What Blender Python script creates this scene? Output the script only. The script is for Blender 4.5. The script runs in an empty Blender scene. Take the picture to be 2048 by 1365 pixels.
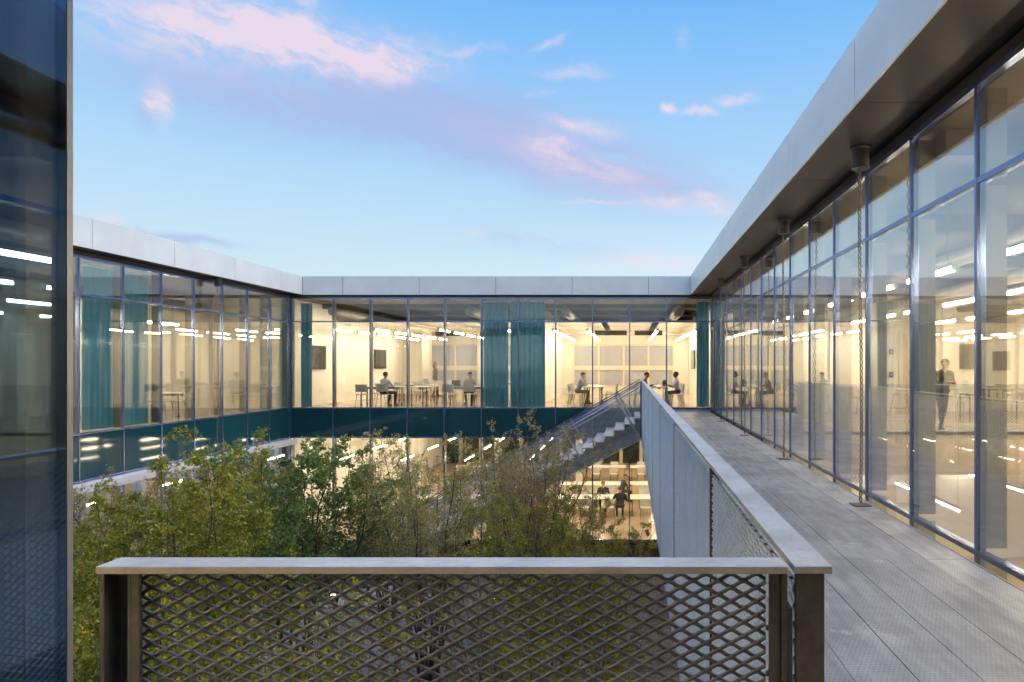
import bpy, bmesh, math, random
import numpy as np
from mathutils import Vector, Matrix

R = math.radians
SC = bpy.context.scene
COL = SC.collection

# ------------------------------------------------------------------ camera
cam_d = bpy.data.cameras.new("camera")
cam_d.sensor_width = 36.0
cam_d.lens = 1345.0 / 2048.0 * 36.0
cam_d.shift_x = 0.5 - 1257.5 / 2048.0
cam_d.shift_y = (732.0 - 682.5) / 2048.0
cam_d.clip_start = 0.05
cam_d.clip_end = 2000.0
cam = bpy.data.objects.new("camera", cam_d)
COL.objects.link(cam)
cam.location = (0, 0, 1.66)
cam.rotation_euler = (R(90), 0, 0)
SC.camera = cam

SC.view_settings.view_transform = 'Standard'
SC.view_settings.look = 'None'
SC.view_settings.exposure = 0.95
SC.view_settings.gamma = 1.0
SC.view_settings.use_curve_mapping = False
SC.render.engine = 'CYCLES'
cy = SC.cycles
cy.use_denoising = True
cy.max_bounces = 12
cy.diffuse_bounces = 4
cy.glossy_bounces = 5
cy.transmission_bounces = 4
cy.transparent_max_bounces = 32
cy.sample_clamp_indirect = 6.0
cy.caustics_reflective = False
cy.caustics_refractive = False
cy.use_light_tree = True


# ------------------------------------------------------------------ node helper
class NT:
    def __init__(s, tree):
        s.t = tree
        s.n = tree.nodes
        s.l = tree.links

    def node(s, kind, **kw):
        n = s.n.new(kind)
        for k, v in kw.items():
            setattr(n, k, v)
        return n

    def put(s, sock, v):
        if hasattr(v, 'is_output'):
            s.l.new(v, sock)
        elif v is not None:
            sock.default_value = v

    def m(s, op, a, b=None, c=None, clamp=False):
        n = s.node('ShaderNodeMath', operation=op)
        n.use_clamp = clamp
        s.put(n.inputs[0], a)
        s.put(n.inputs[1], b)
        s.put(n.inputs[2], c)
        return n.outputs[0]

    def vm(s, op, a, b=None):
        n = s.node('ShaderNodeVectorMath', operation=op)
        s.put(n.inputs[0], a)
        s.put(n.inputs[1], b)
        return n.outputs['Value'] if op in ('DOT_PRODUCT', 'LENGTH', 'DISTANCE') else n.outputs[0]

    def mix(s, f, a, b, blend='MIX'):
        n = s.node('ShaderNodeMix', data_type='RGBA', blend_type=blend)
        s.put(n.inputs[0], f)
        s.put(n.inputs[6], a if hasattr(a, 'is_output') else (*a, 1) if len(a) == 3 else a)
        s.put(n.inputs[7], b if hasattr(b, 'is_output') else (*b, 1) if len(b) == 3 else b)
        return n.outputs[2]

    def noise(s, vec, scale, detail=4, rough=0.55, dist=0.0):
        n = s.node('ShaderNodeTexNoise')
        s.put(n.inputs['Vector'], vec)
        n.inputs['Scale'].default_value = scale
        n.inputs['Detail'].default_value = detail
        n.inputs['Roughness'].default_value = rough
        n.inputs['Distortion'].default_value = dist
        return n.outputs['Fac']

    def ramp(s, f, stops, interp='LINEAR'):
        n = s.node('ShaderNodeValToRGB')
        n.color_ramp.interpolation = interp
        el = n.color_ramp.elements
        while len(el) < len(stops):
            el.new(0.5)
        for e, (p, c) in zip(el, stops):
            e.position = p
            e.color = (*c, 1) if len(c) == 3 else c
        s.put(n.inputs[0], f)
        return n.outputs[0]

    def smooth(s, v, a, b):
        n = s.node('ShaderNodeMapRange', interpolation_type='SMOOTHSTEP')
        s.put(n.inputs[0], v)
        n.inputs[1].default_value = a
        n.inputs[2].default_value = b
        return n.outputs[0]

    def comb(s, x, y, z):
        n = s.node('ShaderNodeCombineXYZ')
        s.put(n.inputs[0], x); s.put(n.inputs[1], y); s.put(n.inputs[2], z)
        return n.outputs[0]

    def sep(s, v):
        n = s.node('ShaderNodeSeparateXYZ')
        s.put(n.inputs[0], v)
        return n.outputs


# ------------------------------------------------------------------ world: dusk sky with clouds
SUN_EL, SUN_AZ = R(66), R(78)        # azimuth measured from +Y towards +X: behind and to the left
world = bpy.data.worlds.new("World")
SC.world = world
world.use_nodes = True
w = NT(world.node_tree)
w.n.clear()
tc = w.node('ShaderNodeTexCoord').outputs['Generated']
dirv = w.vm('NORMALIZE', tc)
dx, dy, dz = w.sep(dirv)[0], w.sep(dirv)[1], w.sep(dirv)[2]
sky = w.node('ShaderNodeTexSky', sky_type='NISHITA')
sky.sun_disc = False
sky.sun_elevation = R(7)
sky.sun_rotation = R(-125)
sky.air_density = 1.0
sky.dust_density = 0.6
sky.ozone_density = 2.0
el = w.m('ARCSINE', dz)
az = w.m('ARCTAN2', dx, dy)
elr = w.m('DIVIDE', el, R(90), clamp=True)
SKY_GAIN = w.ramp(elr, [(0.0, (0.68, 0.80, 0.87)), (0.10, (0.56, 0.74, 0.87)), (0.19, (0.38, 0.63, 0.90)),
                        (0.33, (0.15, 0.44, 0.89)), (0.6, (0.10, 0.33, 0.78)), (1.0, (0.08, 0.28, 0.70))])
lum = w.node('ShaderNodeRGBToBW')
w.l.new(sky.outputs[0], lum.inputs[0])
# the Nishita sky carries the brightness falloff round the compass; the gain gives the dusk hues
rel = w.m('POWER', w.m('MULTIPLY', lum.outputs[0], 0.42), 0.22)
rel = w.m('MINIMUM', w.m('MAXIMUM', rel, 0.97), 1.12)
base = w.mix(1.0, SKY_GAIN, w.comb(rel, rel, rel), 'MULTIPLY')

pos = w.comb(az, el, 0.0)
warp = w.m('MULTIPLY', w.m('SUBTRACT', w.noise(pos, 9.0, 5, 0.6), 0.5), 0.05)
az2 = w.m('ADD', az, warp)
el2 = w.m('ADD', el, w.m('MULTIPLY', w.m('SUBTRACT', w.noise(w.vm('ADD', pos, (7, 3, 1)), 12.0, 5, 0.6), 0.5), 0.045))


def pix(px, py):
    a = math.atan((px - 1257.5) / 1345)
    return a, math.atan((732 - py) / 1345 * math.cos(a))


def blob(p0, p1, width, gain, power=2.0):
    """soft streak of cloud between two directions of the sky"""
    a0, e0 = pix(*p0); a1, e1 = pix(*p1)
    ca, ce = (a0 + a1) / 2, (e0 + e1) / 2
    L = math.hypot(a1 - a0, e1 - e0) / 2 + 1e-4
    ux, uy = (a1 - a0) / (2 * L), (e1 - e0) / (2 * L)
    wd = width / 1345 * 0.9
    x = w.m('SUBTRACT', az2, ca); y = w.m('SUBTRACT', el2, ce)
    s_ = w.m('ADD', w.m('MULTIPLY', x, ux / L), w.m('MULTIPLY', y, uy / L))
    t_ = w.m('ADD', w.m('MULTIPLY', x, -uy / wd), w.m('MULTIPLY', y, ux / wd))
    r2 = w.m('ADD', w.m('POWER', w.m('ABSOLUTE', s_), 3.0), w.m('POWER', w.m('ABSOLUTE', t_), power))
    return w.m('MULTIPLY', w.m('EXPONENT', w.m('MULTIPLY', r2, -1.0)), gain)


def total(lst):
    o = lst[0]
    for b in lst[1:]:
        o = w.m('ADD', o, b)
    return o


# streaky noise along the drift of the clouds
rot = 0.24
sx = w.m('ADD', w.m('MULTIPLY', az2, math.cos(rot)), w.m('MULTIPLY', el2, -math.sin(rot)))
sy = w.m('ADD', w.m('MULTIPLY', az2, math.sin(rot)), w.m('MULTIPLY', el2, math.cos(rot)))
streak = w.noise(w.comb(w.m('MULTIPLY', sx, 3.2), w.m('MULTIPLY', sy, 15.0), 0.3), 2.1, 7, 0.62, 0.35)
puffy = w.noise(w.comb(w.m('MULTIPLY', az2, 1.0), w.m('MULTIPLY', el2, 1.6), 2.0), 26.0, 6, 0.6)

lav = total([blob((180, 120), (900, 245), 62, 0.95), blob((800, 240), (1420, 390), 55, 1.0), blob((850, 200), (1330, 330), 60, 0.55),
             blob((620, 150), (1120, 260), 62, 0.6), blob((210, 462), (480, 492), 9, 0.85), blob((960, 470), (1240, 505), 22, 0.35),
             blob((270, 232), (310, 242), 22, 0.7)])
pink = total([blob((150, 0), (640, 84), 58, 1.1), blob((480, 60), (880, 128), 36, 1.15), blob((560, 118), (820, 145), 20, 0.75),
              blob((880, 112), (1010, 96), 7, 0.5),
              blob((1080, 238), (1230, 262), 14, 0.8), blob((1060, 280), (1160, 292), 20, 0.55), blob((1060, 300), (1290, 362), 32, 0.75),
              blob((1250, 400), (1480, 418), 17, 0.8), blob((1380, 398), (1450, 415), 16, 0.8), blob((1130, 405), (1240, 405), 5, 0.45),
              blob((288, 203), (336, 214), 25, 1.3), blob((1322, 213), (1345, 215), 9, 1.0), blob((1360, 220), (1440, 224), 8, 0.85),
              blob((1432, 200), (1515, 198), 9, 0.9), blob((1350, 66), (1378, 70), 17, 0.5), blob((1065, 100), (1135, 72), 8, 0.5),
              blob((1080, 148), (1210, 140), 11, 0.6), blob((1055, 190), (1110, 186), 6, 0.6), blob((590, 2), (625, 10), 12, 0.7),
              blob((1180, 520), (1420, 535), 26, 0.55), blob((190, 436), (240, 440), 9, 0.7), blob((940, 468), (975, 470), 7, 0.4)])
lavm = w.m('MULTIPLY', lav, w.smooth(streak, 0.18, 0.55), clamp=True)
pinkm = w.m('MULTIPLY', pink, w.m('ADD', w.m('MULTIPLY', w.smooth(streak, 0.32, 0.60), 0.75), w.m('MULTIPLY', w.smooth(puffy, 0.4, 0.62), 0.4)), clamp=True)
# ordinary thin cirrus over the rest of the sky
away = w.smooth(w.m('ABSOLUTE', w.m('ADD', az, 0.25)), 0.85, 1.3)
high = w.smooth(el, 0.55, 0.8)
rest = w.m('MULTIPLY', w.m('MAXIMUM', away, high), w.smooth(streak, 0.48, 0.72))
rest = w.m('MULTIPLY', rest, w.smooth(el, 0.02, 0.2))
c1 = w.mix(w.m('MULTIPLY', lavm, 0.70), base, (0.355, 0.435, 0.735))
mauve = w.m('MULTIPLY', total([blob((860, 225), (1450, 402), 46, 0.75), blob((300, 120), (760, 200), 60, 0.35)]), w.m('ADD', 0.45, w.m('MULTIPLY', w.smooth(streak, 0.3, 0.6), 0.55)), clamp=True)
c1 = w.mix(w.m('MULTIPLY', mauve, 0.6), c1, (0.52, 0.475, 0.70))
c2 = w.mix(w.m('MULTIPLY', pinkm, 0.82), c1, (0.83, 0.67, 0.75))
c3 = w.mix(w.m('MULTIPLY', rest, 0.5), c2, (0.66, 0.60, 0.74))
below = w.smooth(el, -0.02, 0.0)
c4 = w.mix(below, (0.10, 0.105, 0.11), c3)
bg = w.node('ShaderNodeBackground')
w.l.new(c4, bg.inputs[0])
bg.inputs[1].default_value = 0.57
wo = w.node('ShaderNodeOutputWorld')
w.l.new(bg.outputs[0], wo.inputs[0])

# ------------------------------------------------------------------ soft dusk light from the bright veiled sky above the far right wing
sun_d = bpy.data.lights.new("sun", 'SUN')
sun_d.energy = 1.5
sun_d.angle = R(55)
sun_d.color = (0.95, 0.95, 1.0)
sun = bpy.data.objects.new("sun", sun_d)
COL.objects.link(sun)
sv = Vector((math.sin(SUN_AZ) * math.cos(SUN_EL), math.cos(SUN_AZ) * math.cos(SUN_EL), math.sin(SUN_EL)))
sun.rotation_euler = sv.to_track_quat('Z', 'Y').to_euler()


# ------------------------------------------------------------------ materials
MATS = {}


def newmat(name):
    m = bpy.data.materials.new(name)
    m.use_nodes = True
    t = NT(m.node_tree)
    t.n.clear()
    out = t.node('ShaderNodeOutputMaterial')
    MATS[name] = m
    return m, t, out


def mat(name, col, rough=0.5, metal=0.0, var=0.12, scale=3.0, bump=0.0, bscale=40.0, spec=0.5, coat=0.0, rvar=0.0):
    m, t, out = newmat(name)
    p = t.node('ShaderNodeBsdfPrincipled')
    g = t.node('ShaderNodeNewGeometry').outputs['Position']
    n1 = t.noise(g, scale, 5, 0.6)
    lo = tuple(c * (1 - var) for c in col); hi = tuple(min(1, c * (1 + var)) for c in col)
    t.l.new(t.mix(t.smooth(n1, 0.3, 0.7), lo, hi), p.inputs['Base Color'])
    p.inputs['Metallic'].default_value = metal
    if rvar:
        t.l.new(t.m('ADD', rough - rvar / 2, t.m('MULTIPLY', t.noise(g, scale * 2.3, 4), rvar)), p.inputs['Roughness'])
    else:
        p.inputs['Roughness'].default_value = rough
    p.inputs['Specular IOR Level'].default_value = spec
    p.inputs['Coat Weight'].default_value = coat
    if bump:
        b = t.node('ShaderNodeBump')
        b.inputs['Strength'].default_value = bump
        b.inputs['Distance'].default_value = 0.01
        t.l.new(t.noise(g, bscale, 4), b.inputs['Height'])
        t.l.new(b.outputs[0], p.inputs['Normal'])
    t.l.new(p.outputs[0], out.inputs[0])
    return m


def glass_mat(name, tint, f0, wave=0.0, mirror=(0.94, 0.97, 1.0)):
    """window glass: tinted straight-through light plus a mirror share that grows at grazing angles"""
    m, t, out = newmat(name)
    geo = t.node('ShaderNodeNewGeometry')
    cosv = t.m('ABSOLUTE', t.vm('DOT_PRODUCT', geo.outputs['Incoming'], geo.outputs['Normal']))
    k = t.m('POWER', t.m('SUBTRACT', 1.0, cosv, clamp=True), 2.4)
    fac = t.m('ADD', f0, t.m('MULTIPLY', k, 0.95 - f0), clamp=True)
    tr = t.node('ShaderNodeBsdfTransparent'); tr.inputs[0].default_value = (*tint, 1)
    gl = t.node('ShaderNodeBsdfAnisotropic') if False else t.node('ShaderNodeBsdfGlossy')
    gl.inputs['Roughness'].default_value = 0.0
    gl.inputs['Color'].default_value = (*mirror, 1)
    # every pane sits a hair out of true
    rnd_ = t.node('ShaderNodeObjectInfo').outputs['Random']
    wn = t.node('ShaderNodeTexWhiteNoise', noise_dimensions='1D'); t.l.new(rnd_, wn.inputs['W'])
    off = t.vm('MULTIPLY', t.vm('SUBTRACT', wn.outputs['Color'], (0.5, 0.5, 0.5)), (0.006, 0.006, 0.006))
    nrm = t.vm('NORMALIZE', t.vm('ADD', geo.outputs['Normal'], off))
    t.l.new(nrm, gl.inputs['Normal'])
    if wave:
        b = t.node('ShaderNodeBump')
        t.l.new(nrm, b.inputs['Normal'])
        b.inputs['Strength'].default_value = 1.0
        b.inputs['Distance'].default_value = wave
        t.l.new(t.noise(geo.outputs['Position'], 0.9, 1.0, 0.4), b.inputs['Height'])
        t.l.new(b.outputs[0], gl.inputs['Normal'])
    mx = t.node('ShaderNodeMixShader')
    t.l.new(fac, mx.inputs[0]); t.l.new(tr.outputs[0], mx.inputs[1]); t.l.new(gl.outputs[0], mx.inputs[2])
    t.l.new(mx.outputs[0], out.inputs[0])
    return m


def emit_mat(name, col, strength):
    m, t, out = newmat(name)
    e = t.node('ShaderNodeEmission')
    e.inputs[0].default_value = (*col, 1)
    e.inputs[1].default_value = strength
    t.l.new(e.outputs[0], out.inputs[0])
    return m


def galv_mat(name, lo, hi, rough, metal):
    """hot-dip galvanised steel: spangle, streaks and grime"""
    m, t, out = newmat(name)
    p = t.node('ShaderNodeBsdfPrincipled')
    g = t.node('ShaderNodeNewGeometry').outputs['Position']
    v = t.node('ShaderNodeTexVoronoi'); v.inputs['Scale'].default_value = 70.0
    t.l.new(g, v.inputs['Vector'])
    sp = t.node('ShaderNodeRGBToBW'); t.l.new(v.outputs['Color'], sp.inputs[0])
    n1 = t.noise(g, 5.0, 6, 0.65)
    n2 = t.noise(t.vm('MULTIPLY', g, (3.0, 3.0, 14.0)), 6.0, 5, 0.7)
    f = t.m('ADD', t.m('MULTIPLY', sp.outputs[0], 0.22), t.m('ADD', t.m('MULTIPLY', t.smooth(n1, 0.3, 0.7), 0.5), t.m('MULTIPLY', n2, 0.35)), clamp=True)
    t.l.new(t.mix(f, lo, hi), p.inputs['Base Color'])
    t.l.new(t.m('ADD', rough - 0.1, t.m('MULTIPLY', n1, 0.22)), p.inputs['Roughness'])
    p.inputs['Metallic'].default_value = metal
    b = t.node('ShaderNodeBump'); b.inputs['Strength'].default_value = 0.18; b.inputs['Distance'].default_value = 0.002
    t.l.new(t.noise(g, 160.0, 3), b.inputs['Height']); t.l.new(b.outputs[0], p.inputs['Normal'])
    t.l.new(p.outputs[0], out.inputs[0])
    return m


def deck_mat(name, pitch, lo, hi):
    """perforated metal plank: staggered punched dimples, dirt, damp patches"""
    m, t, out = newmat(name)
    p = t.node('ShaderNodeBsdfPrincipled')
    g = t.node('ShaderNodeNewGeometry').outputs['Position']
    s = t.sep(g)
    u = t.m('DIVIDE', s[0], pitch); v = t.m('DIVIDE', s[1], pitch)
    row = t.m('FLOOR', v)
    par = t.m('MULTIPLY', t.m('MODULO', t.m('ABSOLUTE', row), 2.0), 0.5)
    fu = t.m('SUBTRACT', t.m('FRACT', t.m('ADD', u, par)), 0.5)
    fv = t.m('SUBTRACT', t.m('FRACT', v), 0.5)
    d = t.m('SQRT', t.m('ADD', t.m('MULTIPLY', fu, fu), t.m('MULTIPLY', fv, fv)))
    hole = t.smooth(d, 0.21, 0.12)
    rim = t.m('SUBTRACT', t.smooth(d, 0.40, 0.24), hole)
    n1 = t.noise(g, 0.9, 6, 0.65); n2 = t.noise(t.vm('MULTIPLY', g, (5.0, 0.7, 1.0)), 2.2, 5, 0.6); n3 = t.noise(g, 14.0, 4)
    grime = t.m('ADD', t.m('MULTIPLY', t.smooth(n1, 0.38, 0.64), 0.5), t.m('ADD', t.m('MULTIPLY', t.smooth(n2, 0.3, 0.7), 0.42), t.m('MULTIPLY', n3, 0.2)), clamp=True)
    c = t.mix(grime, lo, hi)
    c = t.mix(t.m('MULTIPLY', t.smooth(t.noise(t.vm('ADD', g, (3, 1, 0)), 0.55, 5, 0.6), 0.52, 0.66), 0.5), c, (0.165, 0.15, 0.155))
    c = t.mix(t.m('MULTIPLY', t.smooth(t.noise(t.vm('ADD', g, (9, 4, 0)), 1.3, 7, 0.7), 0.60, 0.68), 0.5), c, (0.54, 0.55, 0.58))
    c = t.mix(t.m('MULTIPLY', hole, 0.42), c, (0.02, 0.02, 0.022))
    t.l.new(c, p.inputs['Base Color'])
    p.inputs['Metallic'].default_value = 0.35
    t.l.new(t.m('ADD', 0.38, t.m('MULTIPLY', n1, 0.25)), p.inputs['Roughness'])
    b = t.node('ShaderNodeBump'); b.inputs['Strength'].default_value = 0.4; b.inputs['Distance'].default_value = 0.003
    t.l.new(t.m('SUBTRACT', t.m('MULTIPLY', rim, 0.6), hole), b.inputs['Height']); t.l.new(b.outputs[0], p.inputs['Normal'])
    t.l.new(p.outputs[0], out.inputs[0])
    return m


def leaf_mat(name, stops):
    m, t, out = newmat(name)
    a = t.node('ShaderNodeAttribute'); a.attribute_name = 'tint'
    c = t.ramp(a.outputs['Fac'], stops)
    p = t.node('ShaderNodeBsdfPrincipled')
    t.l.new(c, p.inputs['Base Color']); p.inputs['Roughness'].default_value = 0.5; p.inputs['Specular IOR Level'].default_value = 0.3
    tl = t.node('ShaderNodeBsdfTranslucent'); t.l.new(c, tl.inputs[0])
    mx = t.node('ShaderNodeMixShader'); mx.inputs[0].default_value = 0.45
    t.l.new(p.outputs[0], mx.inputs[1]); t.l.new(tl.outputs[0], mx.inputs[2])
    t.l.new(mx.outputs[0], out.inputs[0])
    return m


WARM = (1.0, 0.80, 0.50)
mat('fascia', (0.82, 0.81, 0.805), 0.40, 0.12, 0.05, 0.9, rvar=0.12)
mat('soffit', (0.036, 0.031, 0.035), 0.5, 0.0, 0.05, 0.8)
mat('dark_gap', (0.03, 0.03, 0.032), 0.7)
mat('mullion', (0.18, 0.235, 0.42), 0.24, 0.8, 0.06, 2.0)
mat('mullion_pale', (0.19, 0.19, 0.205), 0.42, 0.5, 0.08, 4.0)
mat('fin', (0.22, 0.20, 0.16), 0.5, 0.0, 0.05, 1.5)
mat('fin_panel', (0.72, 0.62, 0.42), 0.6, 0.0, 0.05, 1.5)
mat('spandrel', (0.012, 0.060, 0.074), 0.05, 0.0, 0.08, 0.7, spec=0.35)
mat('cream_wall', (0.80, 0.76, 0.68), 0.7, 0.0, 0.03, 0.5)
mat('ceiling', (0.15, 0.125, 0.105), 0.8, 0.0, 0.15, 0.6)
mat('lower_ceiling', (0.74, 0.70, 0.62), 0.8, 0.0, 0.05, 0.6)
mat('floor_finish', (0.52, 0.41, 0.28), 0.16, 0.0, 0.06, 0.7, rvar=0.1)
mat('wood_floor', (0.47, 0.35, 0.22), 0.22, 0.0, 0.12, 1.2, rvar=0.12)
mat('slab_edge', (0.50, 0.40, 0.27), 0.4, 0.0, 0.08, 1.2)
mat('sill_stone', (0.62, 0.58, 0.60), 0.6, 0.0, 0.06, 3)
mat('column', (0.70, 0.66, 0.58), 0.7, 0.0, 0.04, 1.5)
mat('blind', (0.42, 0.43, 0.47), 0.35, 0.0, 0.06, 1.0)
mat('night_pane', (0.014, 0.030, 0.026), 0.08, 0.0, 0.5, 1.5)
mat('frame_cream', (0.74, 0.66, 0.52), 0.5, 0.0, 0.03, 1)
mat('duct', (0.42, 0.38, 0.33), 0.45, 0.4, 0.06, 2)
def curtain_mat():
    m, t, out = newmat('teal_curtain')
    g = t.node('ShaderNodeNewGeometry').outputs['Position']
    c = t.mix(t.noise(t.vm('MULTIPLY', g, (6, 6, 0.4)), 3.0, 4), (0.17, 0.40, 0.50), (0.32, 0.60, 0.72))
    d = t.node('ShaderNodeBsdfDiffuse'); t.l.new(c, d.inputs[0])
    tl = t.node('ShaderNodeBsdfTranslucent'); t.l.new(c, tl.inputs[0])
    mx = t.node('ShaderNodeMixShader'); mx.inputs[0].default_value = 0.45
    t.l.new(d.outputs[0], mx.inputs[1]); t.l.new(tl.outputs[0], mx.inputs[2]); t.l.new(mx.outputs[0], out.inputs[0])


curtain_mat()
mat('white_plastic', (0.60, 0.585, 0.55), 0.35, 0.0, 0.03, 8)
mat('table_white', (0.70, 0.675, 0.62), 0.3, 0.0, 0.03, 4)
mat('steel_leg', (0.16, 0.16, 0.16), 0.35, 0.5, 0.05, 8)
mat('black_rubber', (0.02, 0.02, 0.02), 0.6)
mat('screen_black', (0.045, 0.045, 0.046), 0.14, 0.0, 0.1, 1)
mat('copper_stool', (0.34, 0.19, 0.13), 0.35, 0.6, 0.1, 5)
mat('chain_steel', (0.16, 0.155, 0.15), 0.38, 0.85, 0.2, 20)
mat('cup_dark', (0.075, 0.07, 0.07), 0.5, 0.3, 0.2, 9)
mat('concrete_paving', (0.20, 0.19, 0.20), 0.8, 0.0, 0.12, 2.5, bump=0.2)
mat('rust_kerb', (0.17, 0.085, 0.05), 0.7, 0.2, 0.3, 4, bump=0.2)
mat('brown_cladding', (0.045, 0.036, 0.030), 0.5, 0.0, 0.2, 2)
mat('blue_post', (0.008, 0.012, 0.03), 0.3, 0.0, 0.1, 2)
mat('dark_post', (0.012, 0.014, 0.02), 0.35, 0.0, 0.2, 3)
mat('bark', (0.055, 0.042, 0.034), 0.85, 0.0, 0.35, 14, bump=0.4, bscale=60)
mat('bark_grey', (0.085, 0.075, 0.07), 0.85, 0.0, 0.35, 14, bump=0.4, bscale=60)
mat('laptop', (0.16, 0.16, 0.17), 0.4, 0.4)
mat('paper', (0.78, 0.76, 0.72), 0.7)
mat('bag_dark', (0.03, 0.03, 0.045), 0.8, 0.0, 0.2, 12, bump=0.3)
mat('alarm_red', (0.12, 0.03, 0.025), 0.4)
mat('sign_white', (0.78, 0.74, 0.70), 0.4)
mat('exit_letters', (0.30, 0.05, 0.16), 0.4)
mat('wood_door', (0.62, 0.52, 0.38), 0.5, 0.0, 0.06, 3)
mat('lamp_shell', (0.72, 0.70, 0.66), 0.4, 0.2)
emit_mat('tube_glow', (1.0, 0.85, 0.64), 27.0)
emit_mat('hall_glow', (1.0, 0.83, 0.59), 64.0)
emit_mat('ground_glow', (1.0, 0.86, 0.62), 22.0)
glass_mat('glass', (0.945, 0.955, 0.935), 0.055, 0.0012)
glass_mat('glass_near', (0.90, 0.87, 0.78), 0.10, 0.0006, (0.32, 0.58, 1.0))
galv_mat('galvanised', (0.30, 0.305, 0.315), (0.58, 0.59, 0.61), 0.48, 0.2)
galv_mat('mesh_steel', (0.075, 0.075, 0.080), (0.23, 0.23, 0.24), 0.42, 0.35)  # darkened copy of the galvanised steel: camera-side shade put into the colour
galv_mat('stair_steel', (0.24, 0.26, 0.30), (0.44, 0.46, 0.50), 0.45, 0.35)
galv_mat('panel_steel', (0.46, 0.48, 0.51), (0.68, 0.70, 0.73), 0.5, 0.3)
galv_mat('shaded_post_steel', (0.050, 0.049, 0.050), (0.15, 0.146, 0.146), 0.5, 0.3)  # shade on the near railing's camera side is put into this steel's colour
deck_mat('deck', 0.028, (0.160, 0.174, 0.212), (0.385, 0.410, 0.475))
deck_mat('deck_edge', 0.022, (0.22, 0.23, 0.26), (0.50, 0.52, 0.57))
leaf_mat('leaf_yellowgreen', [(0.0, (0.130, 0.168, 0.026)), (0.4, (0.260, 0.293, 0.046)), (0.75, (0.416, 0.403, 0.065)), (0.93, (0.571, 0.441, 0.065)), (1.0, (0.571, 0.273, 0.065))])
leaf_mat('leaf_olive', [(0.0, (0.201, 0.201, 0.074)), (0.4, (0.360, 0.353, 0.123)), (0.8, (0.504, 0.461, 0.166)), (1.0, (0.600, 0.403, 0.129))])
leaf_mat('leaf_green', [(0.0, (0.094, 0.159, 0.050)), (0.5, (0.177, 0.270, 0.088)), (0.9, (0.295, 0.364, 0.116)), (1.0, (0.439, 0.379, 0.109))])
leaf_mat('leaf_brown', [(0.0, (0.216, 0.194, 0.089)), (0.5, (0.389, 0.338, 0.151)), (0.9, (0.504, 0.417, 0.201)), (1.0, (0.576, 0.345, 0.144))])
leaf_mat('leaf_fallen', [(0.0, (0.12, 0.06, 0.025)), (0.6, (0.25, 0.13, 0.04)), (1.0, (0.34, 0.22, 0.06))])


def gravel_mat():
    m, t, out = newmat('gravel')
    p = t.node('ShaderNodeBsdfPrincipled')
    g = t.node('ShaderNodeNewGeometry').outputs['Position']
    v = t.node('ShaderNodeTexVoronoi'); v.inputs['Scale'].default_value = 26.0
    t.l.new(g, v.inputs['Vector'])
    bw = t.node('ShaderNodeRGBToBW'); t.l.new(v.outputs['Color'], bw.inputs[0])
    c = t.mix(bw.outputs[0], (0.07, 0.07, 0.08), (0.30, 0.30, 0.33))
    c = t.mix(t.m('MULTIPLY', t.smooth(t.noise(g, 0.7, 5), 0.45, 0.7), 0.5), c, (0.075, 0.06, 0.05))
    t.l.new(c, p.inputs['Base Color']); p.inputs['Roughness'].default_value = 0.85
    b = t.node('ShaderNodeBump'); b.inputs['Strength'].default_value = 1.0; b.inputs['Distance'].default_value = 0.03
    t.l.new(v.outputs['Distance'], b.inputs['Height']); t.l.new(b.outputs[0], p.inputs['Normal'])
    t.l.new(p.outputs[0], out.inputs[0])


gravel_mat()


# ------------------------------------------------------------------ mesh helper
def wloc(o):
    v = Vector((0, 0, 0))
    while o is not None:
        v += o.location
        o = o.parent
    return v


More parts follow.
